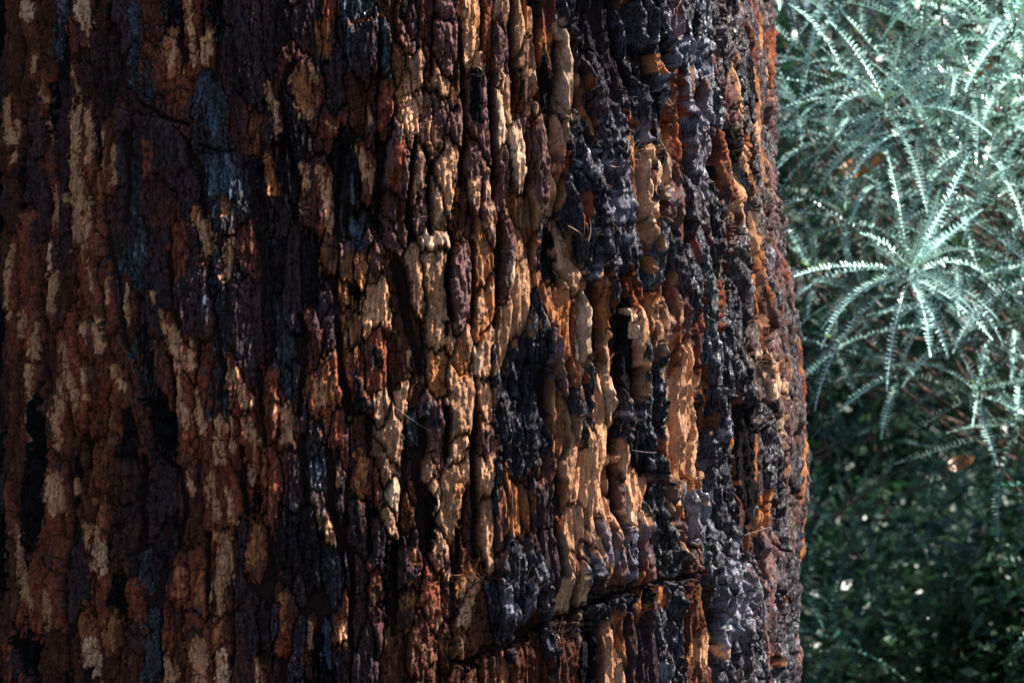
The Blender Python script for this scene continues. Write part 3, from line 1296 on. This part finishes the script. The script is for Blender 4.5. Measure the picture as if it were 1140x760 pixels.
# ---------------------------------------------------------------- torn fibres standing off the bark
fibre_m, nt, bs = nodes('torn fibre')
at_c = mk(nt, 'ShaderNodeAttribute', attribute_name='Col'); n = mk(nt, 'ShaderNodeTexNoise', Scale=400.)
mx = mk(nt, 'ShaderNodeMix', data_type='RGBA', blend_type='MULTIPLY'); mx.inputs['Factor'].default_value = .5
nt.links.new(at_c.outputs['Color'], mx.inputs[6]); nt.links.new(n.outputs['Color'], mx.inputs[7]); nt.links.new(mx.outputs[2], bs.inputs['Base Color'])
bs.inputs['Roughness'].default_value = .6
def surf(px, py, lift=0.):
    th, z = px_to_surf([px], [py]); s_ = float(th[0])*R0; z_ = float(z[0])
    i = int(np.clip((z_-Z0)/STEP, 0, NZ-1)); j = int(np.clip((s_-sg[0])/STEP, 0, NS-1))
    h = float(HT[i, j]) if LAB[i, j] >= 0 else float(B0[i, j])
    return to_xyz(np.array(s_), np.array(z_), np.array(h+lift), np.array(float(r_of_z(z_)))), np.array([math.sin(s_/R0), -math.cos(s_/R0), 0])
def spikes(px, py, spread, n, length, col, upw=.6):
    Vs, Fs, Cs = [], [], []; o = 0
    for k in range(n):
        p, nr = surf(px+rng.normal()*spread, py+rng.normal()*spread*.7, -.001)
        d = nr*rng.uniform(.3, 1.) + np.array([rng.normal()*.5, rng.normal()*.3, rng.normal()*.5+upw]); d /= np.linalg.norm(d)
        l = length*rng.uniform(.4, 1.2); t = np.linspace(0, 1, 5)[:, None]
        c = p + d*l*t + rng.normal(size=3)*l*.35*t*t
        rr = np.linspace(.00042, .00010, 5)*rng.uniform(.6, 1.5)
        a = np.cross(d, [.3, .2, .9]); a /= np.linalg.norm(a); b = np.cross(d, a)
        ring = np.concatenate([(c[i] + rr[i]*(a*math.cos(q)+b*math.sin(q)))[None] for i in range(5) for q in (0, 2.09, 4.19)])
        i, j = np.meshgrid(np.arange(4), np.arange(3), indexing='ij'); j2 = (j+1) % 3
        Fs.append(np.stack([i*3+j, i*3+j2, (i+1)*3+j2, (i+1)*3+j], -1).reshape(-1, 4)+o); Vs.append(ring); o += 15
        Cs.append(np.tile(np.array(PAL[col][:3])*rng.uniform(.7, 1.5), (15, 1)))
    C = np.concatenate(Cs); V = np.concatenate(Vs); V[:, 0] -= AX
    mesh_obj('fibre_tuft', V, np.concatenate(Fs), fibre_m, tree, True, {'Col': ('FLOAT_COLOR', np.concatenate([C, np.ones((len(C), 1))], 1))}, kind='stuff')
for a in ((640, 268, 5, 26, .016, 't'), (688, 178, 8, 16, .026, 'y'), (845, 402, 5, 24, .018, 'y'), (858, 470, 7, 22, .012, 't'), (522, 640, 6, 20, .014, 'o'),
          (630, 702, 16, 40, .016, 'q'), (668, 200, 16, 46, .010, 'q'), (755, 60, 12, 40, .009, 'B'), (735, 130, 12, 40, .009, 'q'), (700, 250, 12, 40, .009, 'q'),
          (800, 90, 10, 34, .009, 'q'), (560, 640, 12, 34, .009, 'q'), (720, 300, 12, 36, .008, 'q'), (640, 190, 14, 40, .009, 'g'), (810, 640, 16, 46, .009, 'q'),
          (840, 690, 14, 40, .010, 'q'), (580, 650, 8, 20, .010, 'y'), (606, 360, 8, 22, .010, 't'), (675, 400, 8, 22, .010, 't'), (772, 530, 8, 26, .010, 'o'),
          (880, 420, 8, 24, .012, 'q'), (872, 560, 8, 24, .012, 'q'), (860, 100, 6, 24, .012, 'q'), (866, 240, 6, 24, .014, 'd'), (886, 660, 8, 24, .010, 'q'),
          (530, 345, 8, 20, .008, 't'), (470, 240, 8, 16, .008, 'y'), (555, 90, 8, 18, .008, 'y'), (660, 120, 10, 26, .009, 'q'), (690, 470, 8, 22, .010, 't')):
    spikes(*a)
web_m, nt, bs = nodes('spider silk'); n = mk(nt, 'ShaderNodeTexNoise', Scale=60.); cr = mk(nt, 'ShaderNodeValToRGB')
cr.color_ramp.elements[0].color = (.35, .33, .30, 1); cr.color_ramp.elements[1].color = (.75, .73, .70, 1)
nt.links.new(n.outputs['Fac'], cr.inputs['Fac']); nt.links.new(cr.outputs['Color'], bs.inputs['Base Color']); bs.inputs['Roughness'].default_value = .3
for pts, lb in ((((438, 452), (468, 470), (492, 488)), 'thin pale spider thread hanging beside the long tan plate at the centre'),
                (((686, 496), (704, 500), (722, 503)), 'short spider thread below the dark hollow near the big tan patch'),
                (((818, 602), (834, 592), (850, 586)), 'fine spider thread in the dark recess near the right edge')):
    P = np.array([surf(x, y, .004+.004*(i == 1))[0] for i, (x, y) in enumerate(pts)])
    t = np.linspace(0, 1, 12)[:, None]; c = (1-t)**2*P[0] + 2*t*(1-t)*(P[1]+[0, -.004, -.003]) + t*t*P[2]
    a = np.array([0, .7, .7]); b = np.array([0, -.7, .7]); r_ = .00013
    V = np.concatenate([(c[i] + r_*(a*math.cos(q)+b*math.sin(q)))[None] for i in range(12) for q in (0, 2.09, 4.19)])
    i, j = np.meshgrid(np.arange(11), np.arange(3), indexing='ij'); j2 = (j+1) % 3
    mesh_obj('spider_thread', V, np.stack([i*3+j, i*3+j2, (i+1)*3+j2, (i+1)*3+j], -1).reshape(-1, 4), web_m, None, True, None, label=lb, category='spider thread', group='spider threads on the bark')
# ---------------------------------------------------------------- behind the trunk
rng = np.random.default_rng(5)
def at(px, py, Y):
    d = Y + CAM_D
    return np.array([(px-570)/F_PX*d, Y, CAM_Z - (py-380)/F_PX*d])
def ground_z(x, y):
    return .05*np.clip(y-1.5, 0, 60) + .10*(fbm(x*.5, y*.5, 3, 3)-.5)
# ground: one sheet, rising gently behind the tree
xs = np.concatenate([np.linspace(-160, -9, 24), np.linspace(-8, 10, 110), np.linspace(11, 160, 24)])
ys = np.concatenate([np.linspace(-60, -5, 14), np.linspace(-4.5, 14, 120), np.linspace(15, 200, 30)])
GX, GY = np.meshgrid(xs, ys); GZ = ground_z(GX, GY)
gi, gj = np.meshgrid(np.arange(len(ys)-1), np.arange(len(xs)-1), indexing='ij'); nx = len(xs)
gF = np.stack([gi*nx+gj, gi*nx+gj+1, (gi+1)*nx+gj+1, (gi+1)*nx+gj], -1).reshape(-1, 4)
soil, nt, bs = nodes('forest soil')
tcn = mk(nt, 'ShaderNodeNewGeometry'); n1 = mk(nt, 'ShaderNodeTexNoise', Scale=9., Detail=9., Roughness=.7)
nt.links.new(tcn.outputs['Position'], n1.inputs['Vector'])
cr = mk(nt, 'ShaderNodeValToRGB'); cr.color_ramp.elements[0].color = (.010, .007, .005, 1); cr.color_ramp.elements[1].color = (.050, .034, .022, 1)
cr.color_ramp.elements[0].position = .35; cr.color_ramp.elements[1].position = .7
nt.links.new(n1.outputs['Fac'], cr.inputs['Fac']); nt.links.new(cr.outputs['Color'], bs.inputs['Base Color']); bs.inputs['Roughness'].default_value = .9
b_ = mk(nt, 'ShaderNodeBump', Strength=.8, Distance=.03); nt.links.new(n1.outputs['Fac'], b_.inputs['Height']); nt.links.new(b_.outputs['Normal'], bs.inputs['Normal'])
mesh_obj('ground', np.stack([GX, GY, GZ], -1).reshape(-1, 3), gF, soil, None, True, None, kind='structure')

def leaf_material(name, rough, trans, spec=.5):
    m, nt, bs = nodes(name)
    a = mk(nt, 'ShaderNodeAttribute', attribute_name='Col')
    oi = mk(nt, 'ShaderNodeObjectInfo')
    n = mk(nt, 'ShaderNodeTexNoise', Scale=60., Detail=3.); g = mk(nt, 'ShaderNodeNewGeometry')
    nt.links.new(g.outputs['Position'], n.inputs['Vector'])
    r = mk(nt, 'ShaderNodeMapRange'); r.inputs['To Min'].default_value = .65; r.inputs['To Max'].default_value = 1.35
    nt.links.new(n.outputs['Fac'], r.inputs['Value'])
    v = mk(nt, 'ShaderNodeVectorMath', operation='SCALE'); nt.links.new(a.outputs['Color'], v.inputs[0]); nt.links.new(r.outputs['Result'], v.inputs['Scale'])
    nt.links.new(v.outputs['Vector'], bs.inputs['Base Color'])
    bs.inputs['Roughness'].default_value = rough; bs.inputs['Specular IOR Level'].default_value = spec
    tr = mk(nt, 'ShaderNodeBsdfTranslucent'); nt.links.new(v.outputs['Vector'], tr.inputs['Color'])
    mx = mk(nt, 'ShaderNodeMixShader', Fac=trans)
    nt.links.new(bs.outputs[0], mx.inputs[1]); nt.links.new(tr.outputs[0], mx.inputs[2])
    nt.links.new(mx.outputs[0], nt.nodes['Material Output'].inputs['Surface'])
    return m
M_silver = leaf_material('silver toothed leaf', .24, .08, 1.0)
M_deep = leaf_material('shaded toothed leaf', .5, .15, .3)
M_green = leaf_material('thicket leaf', .38, .35, .5)
def twig_material(name, c0, c1):
    m, nt, bs = nodes(name)
    g = mk(nt, 'ShaderNodeNewGeometry'); n = mk(nt, 'ShaderNodeTexNoise', Scale=80., Detail=5.); nt.links.new(g.outputs['Position'], n.inputs['Vector'])
    cr = mk(nt, 'ShaderNodeValToRGB'); cr.color_ramp.elements[0].color = c0+(1,); cr.color_ramp.elements[1].color = c1+(1,)
    nt.links.new(n.outputs['Fac'], cr.inputs['Fac']); nt.links.new(cr.outputs['Color'], bs.inputs['Base Color']); bs.inputs['Roughness'].default_value = .8
    b = mk(nt, 'ShaderNodeBump', Strength=.6, Distance=.004); nt.links.new(n.outputs['Fac'], b.inputs['Height']); nt.links.new(b.outputs['Normal'], bs.inputs['Normal'])
    return m
M_twig = twig_material('brown twig', (.03, .018, .013), (.10, .055, .032))
M_grey = twig_material('grey dead wood', (.09, .075, .06), (.24, .20, .16))
M_wood = twig_material('forest trunk', (.018, .013, .010), (.06, .045, .033))

def tube(pts, r0, r1, n=6):
    P = np.array(pts, float); m = len(P)
    T = np.gradient(P, axis=0); T /= np.linalg.norm(T, axis=1)[:, None]+1e-9
    up = np.array([.31, .93, .2]); A = np.cross(T, up); A /= np.linalg.norm(A, axis=1)[:, None]+1e-9; Bv = np.cross(T, A)
    rr = np.linspace(r0, r1, m)[:, None, None]; an = np.linspace(0, 2*math.pi, n, endpoint=False)
    ring = P[:, None] + rr*(A[:, None]*np.cos(an)[None, :, None] + Bv[:, None]*np.sin(an)[None, :, None])
    i, j = np.meshgrid(np.arange(m-1), np.arange(n), indexing='ij'); j2 = (j+1) % n
    F = np.stack([i*n+j, i*n+j2, (i+1)*n+j2, (i+1)*n+j], -1).reshape(-1, 4)
    return ring.reshape(-1, 3), F
def join(parts):
    o = 0; V, F, C = [], [], []
    for p in parts:
        V.append(p[0]); F.append(p[1]+o); o += len(p[0])
        if len(p) > 2: C.append(p[2])
    return np.concatenate(V), np.concatenate(F), (np.concatenate(C) if C else None)
def bez(a, b, c, n):
    t = np.linspace(0, 1, n)[:, None]; return (1-t)**2*a + 2*t*(1-t)*b + t*t*c
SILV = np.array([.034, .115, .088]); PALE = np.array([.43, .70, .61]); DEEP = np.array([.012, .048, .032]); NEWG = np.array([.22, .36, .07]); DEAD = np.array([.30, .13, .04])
def toothed_leaf(a, b, c, width, normal, tone, pitch=.0062):
    """one long leaf cut to the midrib into saw teeth, along the curve a-b-c"""
    L = np.linalg.norm(b-a)+np.linalg.norm(c-b); n = max(8, int(L/pitch))
    P = bez(a, b, c, n+1); T = np.gradient(P, axis=0); T /= np.linalg.norm(T, axis=1)[:, None]+1e-9
    Nn = normal - (T@normal)[:, None]*T; Nn /= np.linalg.norm(Nn, axis=1)[:, None]+1e-9
    Sd = np.cross(T, Nn)
    t = np.linspace(0, 1, n+1); env = np.clip(t/.10, .25, 1)*np.clip((1-t)/.28, .18, 1)
    rib = .0010
    V, F, C = [], [], []
    V += [P + Sd*rib, P - Sd*rib]; C += [np.tile(tone*1.1, (2*(n+1), 1))]
    i = np.arange(n); F.append(np.stack([i, i+n+1, i+n+2, i+1], 1))
    o = 2*(n+1)
    seg = L/n
    for sgn in (1, -1):
        w = (width*env[:-1])*(1+.18*(rng.random(n)-.5)); fold = (.30+.3*rng.random() + .22*rng.normal(size=n))[:, None]
        out = sgn*Sd[:-1]*np.cos(fold) + Nn[:-1]*np.sin(fold)
        base0 = P[:-1] + sgn*Sd[:-1]*rib*.6; base1 = base0 + T[:-1]*seg*.50
        tip = base0 + out*w[:, None] + T[:-1]*(seg*.25 + w[:, None]*.20)
        mid0 = base0*.4+tip*.6 - T[:-1]*seg*.16; mid1 = base1*.4+tip*.6 + T[:-1]*seg*.06
        V += [base0, mid0, tip, mid1, base1]
        k = np.arange(n)
        F += [np.stack([o+k, o+n+k, o+3*n+k, o+4*n+k], 1), np.stack([o+n+k, o+2*n+k, o+2*n+k, o+3*n+k], 1)]
        o += 5*n
        C.append(np.tile(tone, (5*n, 1))*(1+.25*(rng.random((5*n, 1))-.5)))
    F = np.concatenate(F)
    return np.concatenate(V), F, np.concatenate(C)
def quads_to_tris(F):
    t = np.concatenate([F[:, [0, 1, 2]], F[:, [0, 2, 3]]])
    return t[(t[:, 0] != t[:, 1]) & (t[:, 1] != t[:, 2]) & (t[:, 0] != t[:, 2])]
def rgba(C): return np.concatenate([C, np.ones((len(C), 1))], 1)
def whorl(hub, n, L, axis, width=.0078, tones=(SILV, PALE), spread=(1.25, -.25), droop=.55):
    """leaves round a shoot tip: young ones upright in the middle, old ones spread and hanging"""
    ax = axis/np.linalg.norm(axis); u = np.cross(ax, [.2, .1, 1.]); u /= np.linalg.norm(u); v = np.cross(ax, u)
    out = []; ph = rng.random()*6.28
    for k in range(n):
        f = k/max(1, n-1); ph += 2.39996 + .3*rng.normal()
        el = spread[0] + (spread[1]-spread[0])*f**.7 + .12*rng.normal()
        d = math.cos(el)*(math.cos(ph)*u + math.sin(ph)*v) + math.sin(el)*ax
        l = L*(.62+.38*min(1, f*2.2))*rng.uniform(.65, 1.3)
        a = hub - ax*.02*f + d*.004; b = a + d*l*.5
        d2 = d + np.array([0, 0, -1])*droop*rng.uniform(.3, 1.5)*(.35+f) + rng.normal(size=3)*.22; d2 /= np.linalg.norm(d2)
        c = b + d2*l*.5
        nrm = ax*.8 + np.array([0, 0, .5]) + rng.normal(size=3)*.25
        q = rng.random()**1.7; tone = (tones[0]*(1-q)+tones[1]*q)*rng.uniform(.75, 1.15)
        out.append((a, b, c, width*rng.uniform(.85, 1.15), nrm, tone))
    return out
def new_leaves(hub, axis, n=4):
    out = []
    for k in range(n):
        p = k*6.283/n + .7; d = np.array([math.cos(p), math.sin(p)*.7, .55]); d /= np.linalg.norm(d); l = rng.uniform(.020, .034)
        s = np.cross(d, [0, 0, 1.]); s /= np.linalg.norm(s); m = hub+d*l*.55; t = hub+d*l+np.array([0, 0, -.005])
        V = np.array([hub+s*.001, hub-s*.001, m-s*.0042, t, m+s*.0042]); F = np.array([[0, 1, 2, 4], [4, 2, 3, 3]])
        out.append((V, F, np.tile(NEWG, (5, 1))))
    return out

# ---- the silvery shrub right behind the trunk: shoots with whorls, each leaf a piece of its own
HUBS = [  # px, py, depth, leaves, length, axis
 (984, 112, .62, 21, .172, (-.35, -.25, .9)), (1012, 298, .55, 25, .178, (-.05, -.45, .9)), (867, 238, .68, 9, .10, (.5, -.3, .7)),
 (1070, 274, .74, 11, .14, (.3, -.2, .9)), (1026, 34, .80, 15, .15, (-.4, -.1, .9)), (1084, 84, .72, 16, .15, (.1, -.3, .9)),
 (1132, 16, .66, 16, .15, (.2, -.3, .9)), (1124, 120, .80, 15, .15, (.2, -.3, .9)), (1052, 176, .90, 14, .15, (0, -.3, .9)),
 (1112, 214, .84, 14, .15, (.2, -.2, .9)), (1152, 300, .70, 14, .15, (-.1, -.3, .9)), (1100, 366, .95, 12, .14, (.1, -.2, .9)),
 (876, -14, .80, 14, .15, (.05, -.3, .9)), (938, -22, .95, 13, .15, (-.1, -.2, .9)), (962, 40, 1.10, 12, .14, (-.3, 0, .9)),
 (926, 150, 1.15, 12, .14, (-.2, -.1, .9)), (1170, 176, .8, 12, .15, (-.2, -.3, .9)), (1168, 420, .9, 11, .15, (-.2, -.2, .9)),
 (1044, -40, .72, 14, .15, (0, -.2, .9)), (1096, -46, .85, 13, .15, (.1, -.2, .9)), (940, 236, 1.05, 12, .13, (-.2, -.2, .9)),
 (1062, 60, .95, 15, .15, (0, -.3, .9)), (1100, 30, .9, 15, .15, (.1, -.3, .9)), (1010, 90, .95, 14, .15, (-.1, -.3, .9)), (1140, 70, .75, 15, .15, (.1, -.3, .9)),
 (1090, 150, .75, 15, .15, (0, -.3, .9)), (1030, 130, .8, 14, .15, (-.1, -.3, .9)), (1140, 240, .9, 13, .15, (0, -.3, .9)), (1040, 230, 1.0, 13, .15, (-.1, -.3, .9)),
 (980, 200, 1.0, 13, .15, (-.1, -.3, .9)), (900, 60, 1.1, 12, .15, (-.2, -.3, .9)), (1090, 300, 1.0, 12, .15, (0, -.3, .9)), (960, 320, 1.05, 12, .15, (-.2, -.2, .9)),
 (905, 300, 1.15, 10, .14, (-.3, -.2, .9)), (1010, -10, 1.0, 14, .15, (0, -.3, .9)), (1150, 130, 1.0, 14, .15, (0, -.3, .9)), (1130, 350, 1.1, 11, .15, (0, -.3, .9)),
 (890, 120, 1.0, 12, .14, (-.2, -.3, .9)), (1050, 330, 1.2, 11, .14, (0, -.3, .9)),
 (1090, 430, .8, 12, .16, (0, -.4, .8)), (1000, 410, 1.0, 12, .16, (-.1, -.4, .8)), (1135, 470, .9, 12, .16, (-.1, -.4, .8)), (930, 380, 1.1, 11, .15, (-.2, -.4, .8))]
shrub = empty('shrub', (2.0, 2.5, float(ground_z(np.array(2.0), np.array(2.5)))), label='silvery green shrub with long saw-toothed leaves in whorls, right behind the big trunk', category='shrub')
base = np.array(shrub.location)
n_leaf = 0
spare = []
for hi, (px, py, Y, n, L, ax) in enumerate(HUBS):
    hub = at(px, py, Y); ax = np.array(ax, float)
    root = hub + np.array([.35+.35*rng.random(), 1.3+.4*rng.random(), -.15-.25*rng.random()])
    stem = bez(root, hub - ax*.05 + np.array([.03, .40, -.03]), hub, 12); stem[1:-1] += rng.normal(size=(10, 3))*.004
    low = bez(base + np.array([0, 0, 0]) + rng.normal(size=3)*[.06, .06, 0], (base+root)/2+np.array([0, .1, .3]), root, 10)
    V, F = tube(np.concatenate([low[:-1], stem]), .006, .0018, 6)
    br = mesh_obj('branch', V-base, F, M_twig, shrub)
    lv = whorl(hub, int(n*1.25), L, ax, tones=(PALE*.38, PALE*1.25) if hi < 2 else (PALE*.16, PALE*1.5) if py < 230 and px > 990 else (PALE*.06, PALE*1.1), droop=.85)  # sunlight put into leaf colour: main whorls and upper right paler
    for q in lv:
        V, F, C = toothed_leaf(*q); F = quads_to_tris(F)
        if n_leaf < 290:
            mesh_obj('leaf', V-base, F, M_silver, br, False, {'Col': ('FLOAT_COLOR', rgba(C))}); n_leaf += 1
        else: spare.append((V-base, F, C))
    V, F, C = join([(v, quads_to_tris(f), c) for v, f, c in new_leaves(hub, ax)])
    mesh_obj('young_leaf', V-base, F, M_silver, br, False, {'Col': ('FLOAT_COLOR', rgba(C))}, label='fresh green young leaves at the tip of the shoot')
# deeper shoots of the same shrub: one soft mass, shade put into its colour
tw = []
for k in range(190):
    px = rng.uniform(820, 1330); Y = rng.uniform(1.25, 2.7)
    py = rng.uniform(-260, 470) if k < 150 else rng.uniform(380, 760)
    hub = at(px, py, Y); ax = np.array([rng.normal()*.3, -.2, .9])
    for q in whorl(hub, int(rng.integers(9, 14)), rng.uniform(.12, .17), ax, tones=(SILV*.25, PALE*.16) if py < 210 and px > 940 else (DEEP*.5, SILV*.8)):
        V, F, C = toothed_leaf(*q, pitch=.0084); spare.append((V-base, quads_to_tris(F), C))
    V, F = tube(bez(hub+np.array([rng.normal()*.1, .5, -.15]), hub-ax*.05+np.array([0, .2, 0]), hub, 7), .003, .0012, 5); tw.append((V-base, F))
for k in range(70):                                   # unseen shoots added at right, massed to shade the lower leaves
    px = rng.uniform(1165, 1700); py = 240 - 1.07*(px-1140) + rng.uniform(0, 520); hub = at(px, py, rng.uniform(.5, 1.5))
    for q in whorl(hub, int(rng.integers(10, 15)), rng.uniform(.12, .17), np.array([rng.normal()*.3, -.2, .9]), tones=(DEEP, SILV*1.2)):
        V, F, C = toothed_leaf(*q, pitch=.012); spare.append((V-base, quads_to_tris(F), C))
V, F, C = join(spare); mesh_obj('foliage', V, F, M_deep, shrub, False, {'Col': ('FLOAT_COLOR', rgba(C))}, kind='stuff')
V, F, _ = join(tw); mesh_obj('twigs', V, F, M_twig, shrub, True, None, kind='stuff')
for px, py, Y, l, w in ((957, 185, 1.0, .075, .030), (1086, 82, .78, .05, .016), (1080, 332, 1.0, .03, .014), (1068, 515, 1.3, .05, .022)):
    c = at(px, py, Y)-base; t = np.linspace(-1, 1, 9); ww = w*np.sqrt(np.clip(1-t*t, 0, 1))*.5
    d = np.array([.85, .1, .35]); s = np.array([-.3, .3, .9]); cur = np.array([.1, -1, .2])
    A = c + t[:, None]*d*l/2 + s*ww[:, None] + cur*(.012*t**2)[:, None]; Bq = c + t[:, None]*d*l/2 - s*ww[:, None] + cur*(.016*t**2)[:, None]
    V = np.concatenate([A, Bq]); i = np.arange(8); F = quads_to_tris(np.stack([i, i+1, i+10, i+9], 1))
    mesh_obj('dead_leaf', V, F, M_green, shrub, False, {'Col': ('FLOAT_COLOR', rgba(np.tile(DEAD, (18, 1))))}, label='withered orange-brown leaf caught in the shrub')

rng = np.random.default_rng(8)
# ---- dark thicket and forest further back
def leaf_cloud(cen, rad, n, size, cols, flat=.5, shell=.35):
    d = rng.normal(size=(n, 3)); d /= np.linalg.norm(d, axis=1)[:, None]
    p = cen + d*rad*(shell+(1-shell)*rng.random((n, 1)))**.6
    p += (rng.normal(size=(n, 3)))*np.array(rad)*.08
    l = size*rng.uniform(.6, 1.3, (n, 1)); a = rng.normal(size=(n, 3)); a[:, 2] *= flat; a /= np.linalg.norm(a, axis=1)[:, None]
    b = np.cross(a, rng.normal(size=(n, 3))); b /= np.linalg.norm(b, axis=1)[:, None]
    V = np.stack([p, p+a*l*.45+b*l*.24, p+a*l, p+a*l*.45-b*l*.24], 1).reshape(-1, 3)
    k = np.arange(n)*4; F = np.concatenate([np.stack([k, k+1, k+2], 1), np.stack([k, k+2, k+3], 1)])
    q = rng.random((n, 1)); C = np.repeat((cols[0]*(1-q)+cols[1]*q)*rng.uniform(.7, 1.3, (n, 1)), 4, 0)
    return V, F, C
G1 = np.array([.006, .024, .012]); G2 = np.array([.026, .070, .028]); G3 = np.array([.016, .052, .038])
def bush(name, x, y, h, rx, n, size, cols, label, cat='shrub', group='dark shrubs of the thicket'):
    z0 = float(ground_z(np.array(x), np.array(y))); b = np.array([x, y, z0])
    e = empty(name, b, label=label, category=cat, group=group)
    cl = []
    m = 16
    for k in range(m):
        c = np.array([rng.normal()*rx*.42, rng.normal()*rx*.42, h*rng.uniform(.04, .88)])
        cl.append(leaf_cloud(c, np.array([rx*.42, rx*.42, h*.17]), n//m, size, cols))
        V, F = tube(bez(np.zeros(3), np.array([c[0]*.3, c[1]*.3, c[2]*.7]), c, 7), .009*h/2, .003, 5)
        mesh_obj('stem', V, F, M_wood, e)
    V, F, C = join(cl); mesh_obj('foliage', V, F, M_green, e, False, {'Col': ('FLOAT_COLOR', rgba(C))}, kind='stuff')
    return e
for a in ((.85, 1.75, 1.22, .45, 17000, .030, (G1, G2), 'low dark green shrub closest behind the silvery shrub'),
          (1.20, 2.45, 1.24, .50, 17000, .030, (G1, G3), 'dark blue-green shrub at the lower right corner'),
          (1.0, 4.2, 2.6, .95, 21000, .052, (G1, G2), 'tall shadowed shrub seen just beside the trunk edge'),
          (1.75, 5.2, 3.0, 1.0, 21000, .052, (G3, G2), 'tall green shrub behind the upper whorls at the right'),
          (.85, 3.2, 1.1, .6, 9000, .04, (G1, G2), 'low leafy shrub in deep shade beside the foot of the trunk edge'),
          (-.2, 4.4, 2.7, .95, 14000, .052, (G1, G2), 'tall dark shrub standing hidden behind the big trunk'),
          (2.7, 2.1, 3.0, .80, 18000, .052, (G1, G2), 'added bushy green shrub out of view at right, shading the low background')):  # unseen shrub, added to keep sun off the low background
    bush('thicket_shrub', *a)
def forest_tree(x, y, h, r, label):
    z0 = float(ground_z(np.array(x), np.array(y))); e = empty('forest_tree', (x, y, z0), label=label, category='tree', group='trees of the forest behind')
    pts = np.array([[0, 0, -.1], [.05, 0, h*.3], [-.04, .05, h*.6], [.02, 0, h*.92]]); V, F = tube(pts, r, r*.25, 10); mesh_obj('trunk', V, F, M_wood, e)
    cl = []
    for k in range(60):
        c = np.array([rng.normal()*.9, rng.normal()*.9, h*rng.uniform(.06, 1.0)]); cl.append(leaf_cloud(c, np.array([1.05, 1.05, .7]), 320, .13, (G1, G2)))
        if k % 6 == 0:
            V, F = tube(bez(np.array([0, 0, c[2]*.8]), np.array([c[0]*.4, c[1]*.4, c[2]*.85]), c, 6), r*.3, .01, 6); mesh_obj('limb', V, F, M_wood, e)
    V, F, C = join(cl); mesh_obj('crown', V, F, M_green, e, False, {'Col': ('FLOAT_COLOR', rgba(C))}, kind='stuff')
for x, y, h, r, lb in ((.4, 10.5, 8, .12, 'leafy tree hidden behind the trunk edge, deep in shade'), (2.3, 11.5, 9, .15, 'leafy forest tree straight behind the silvery shrub'),
                       (-1.6, 11.0, 8.5, .13, 'leafy forest tree standing behind the big trunk'), (4.4, 10.5, 8.5, .13, 'leafy forest tree beyond the right edge of the thicket')):
    forest_tree(x, y, h, r, lb)
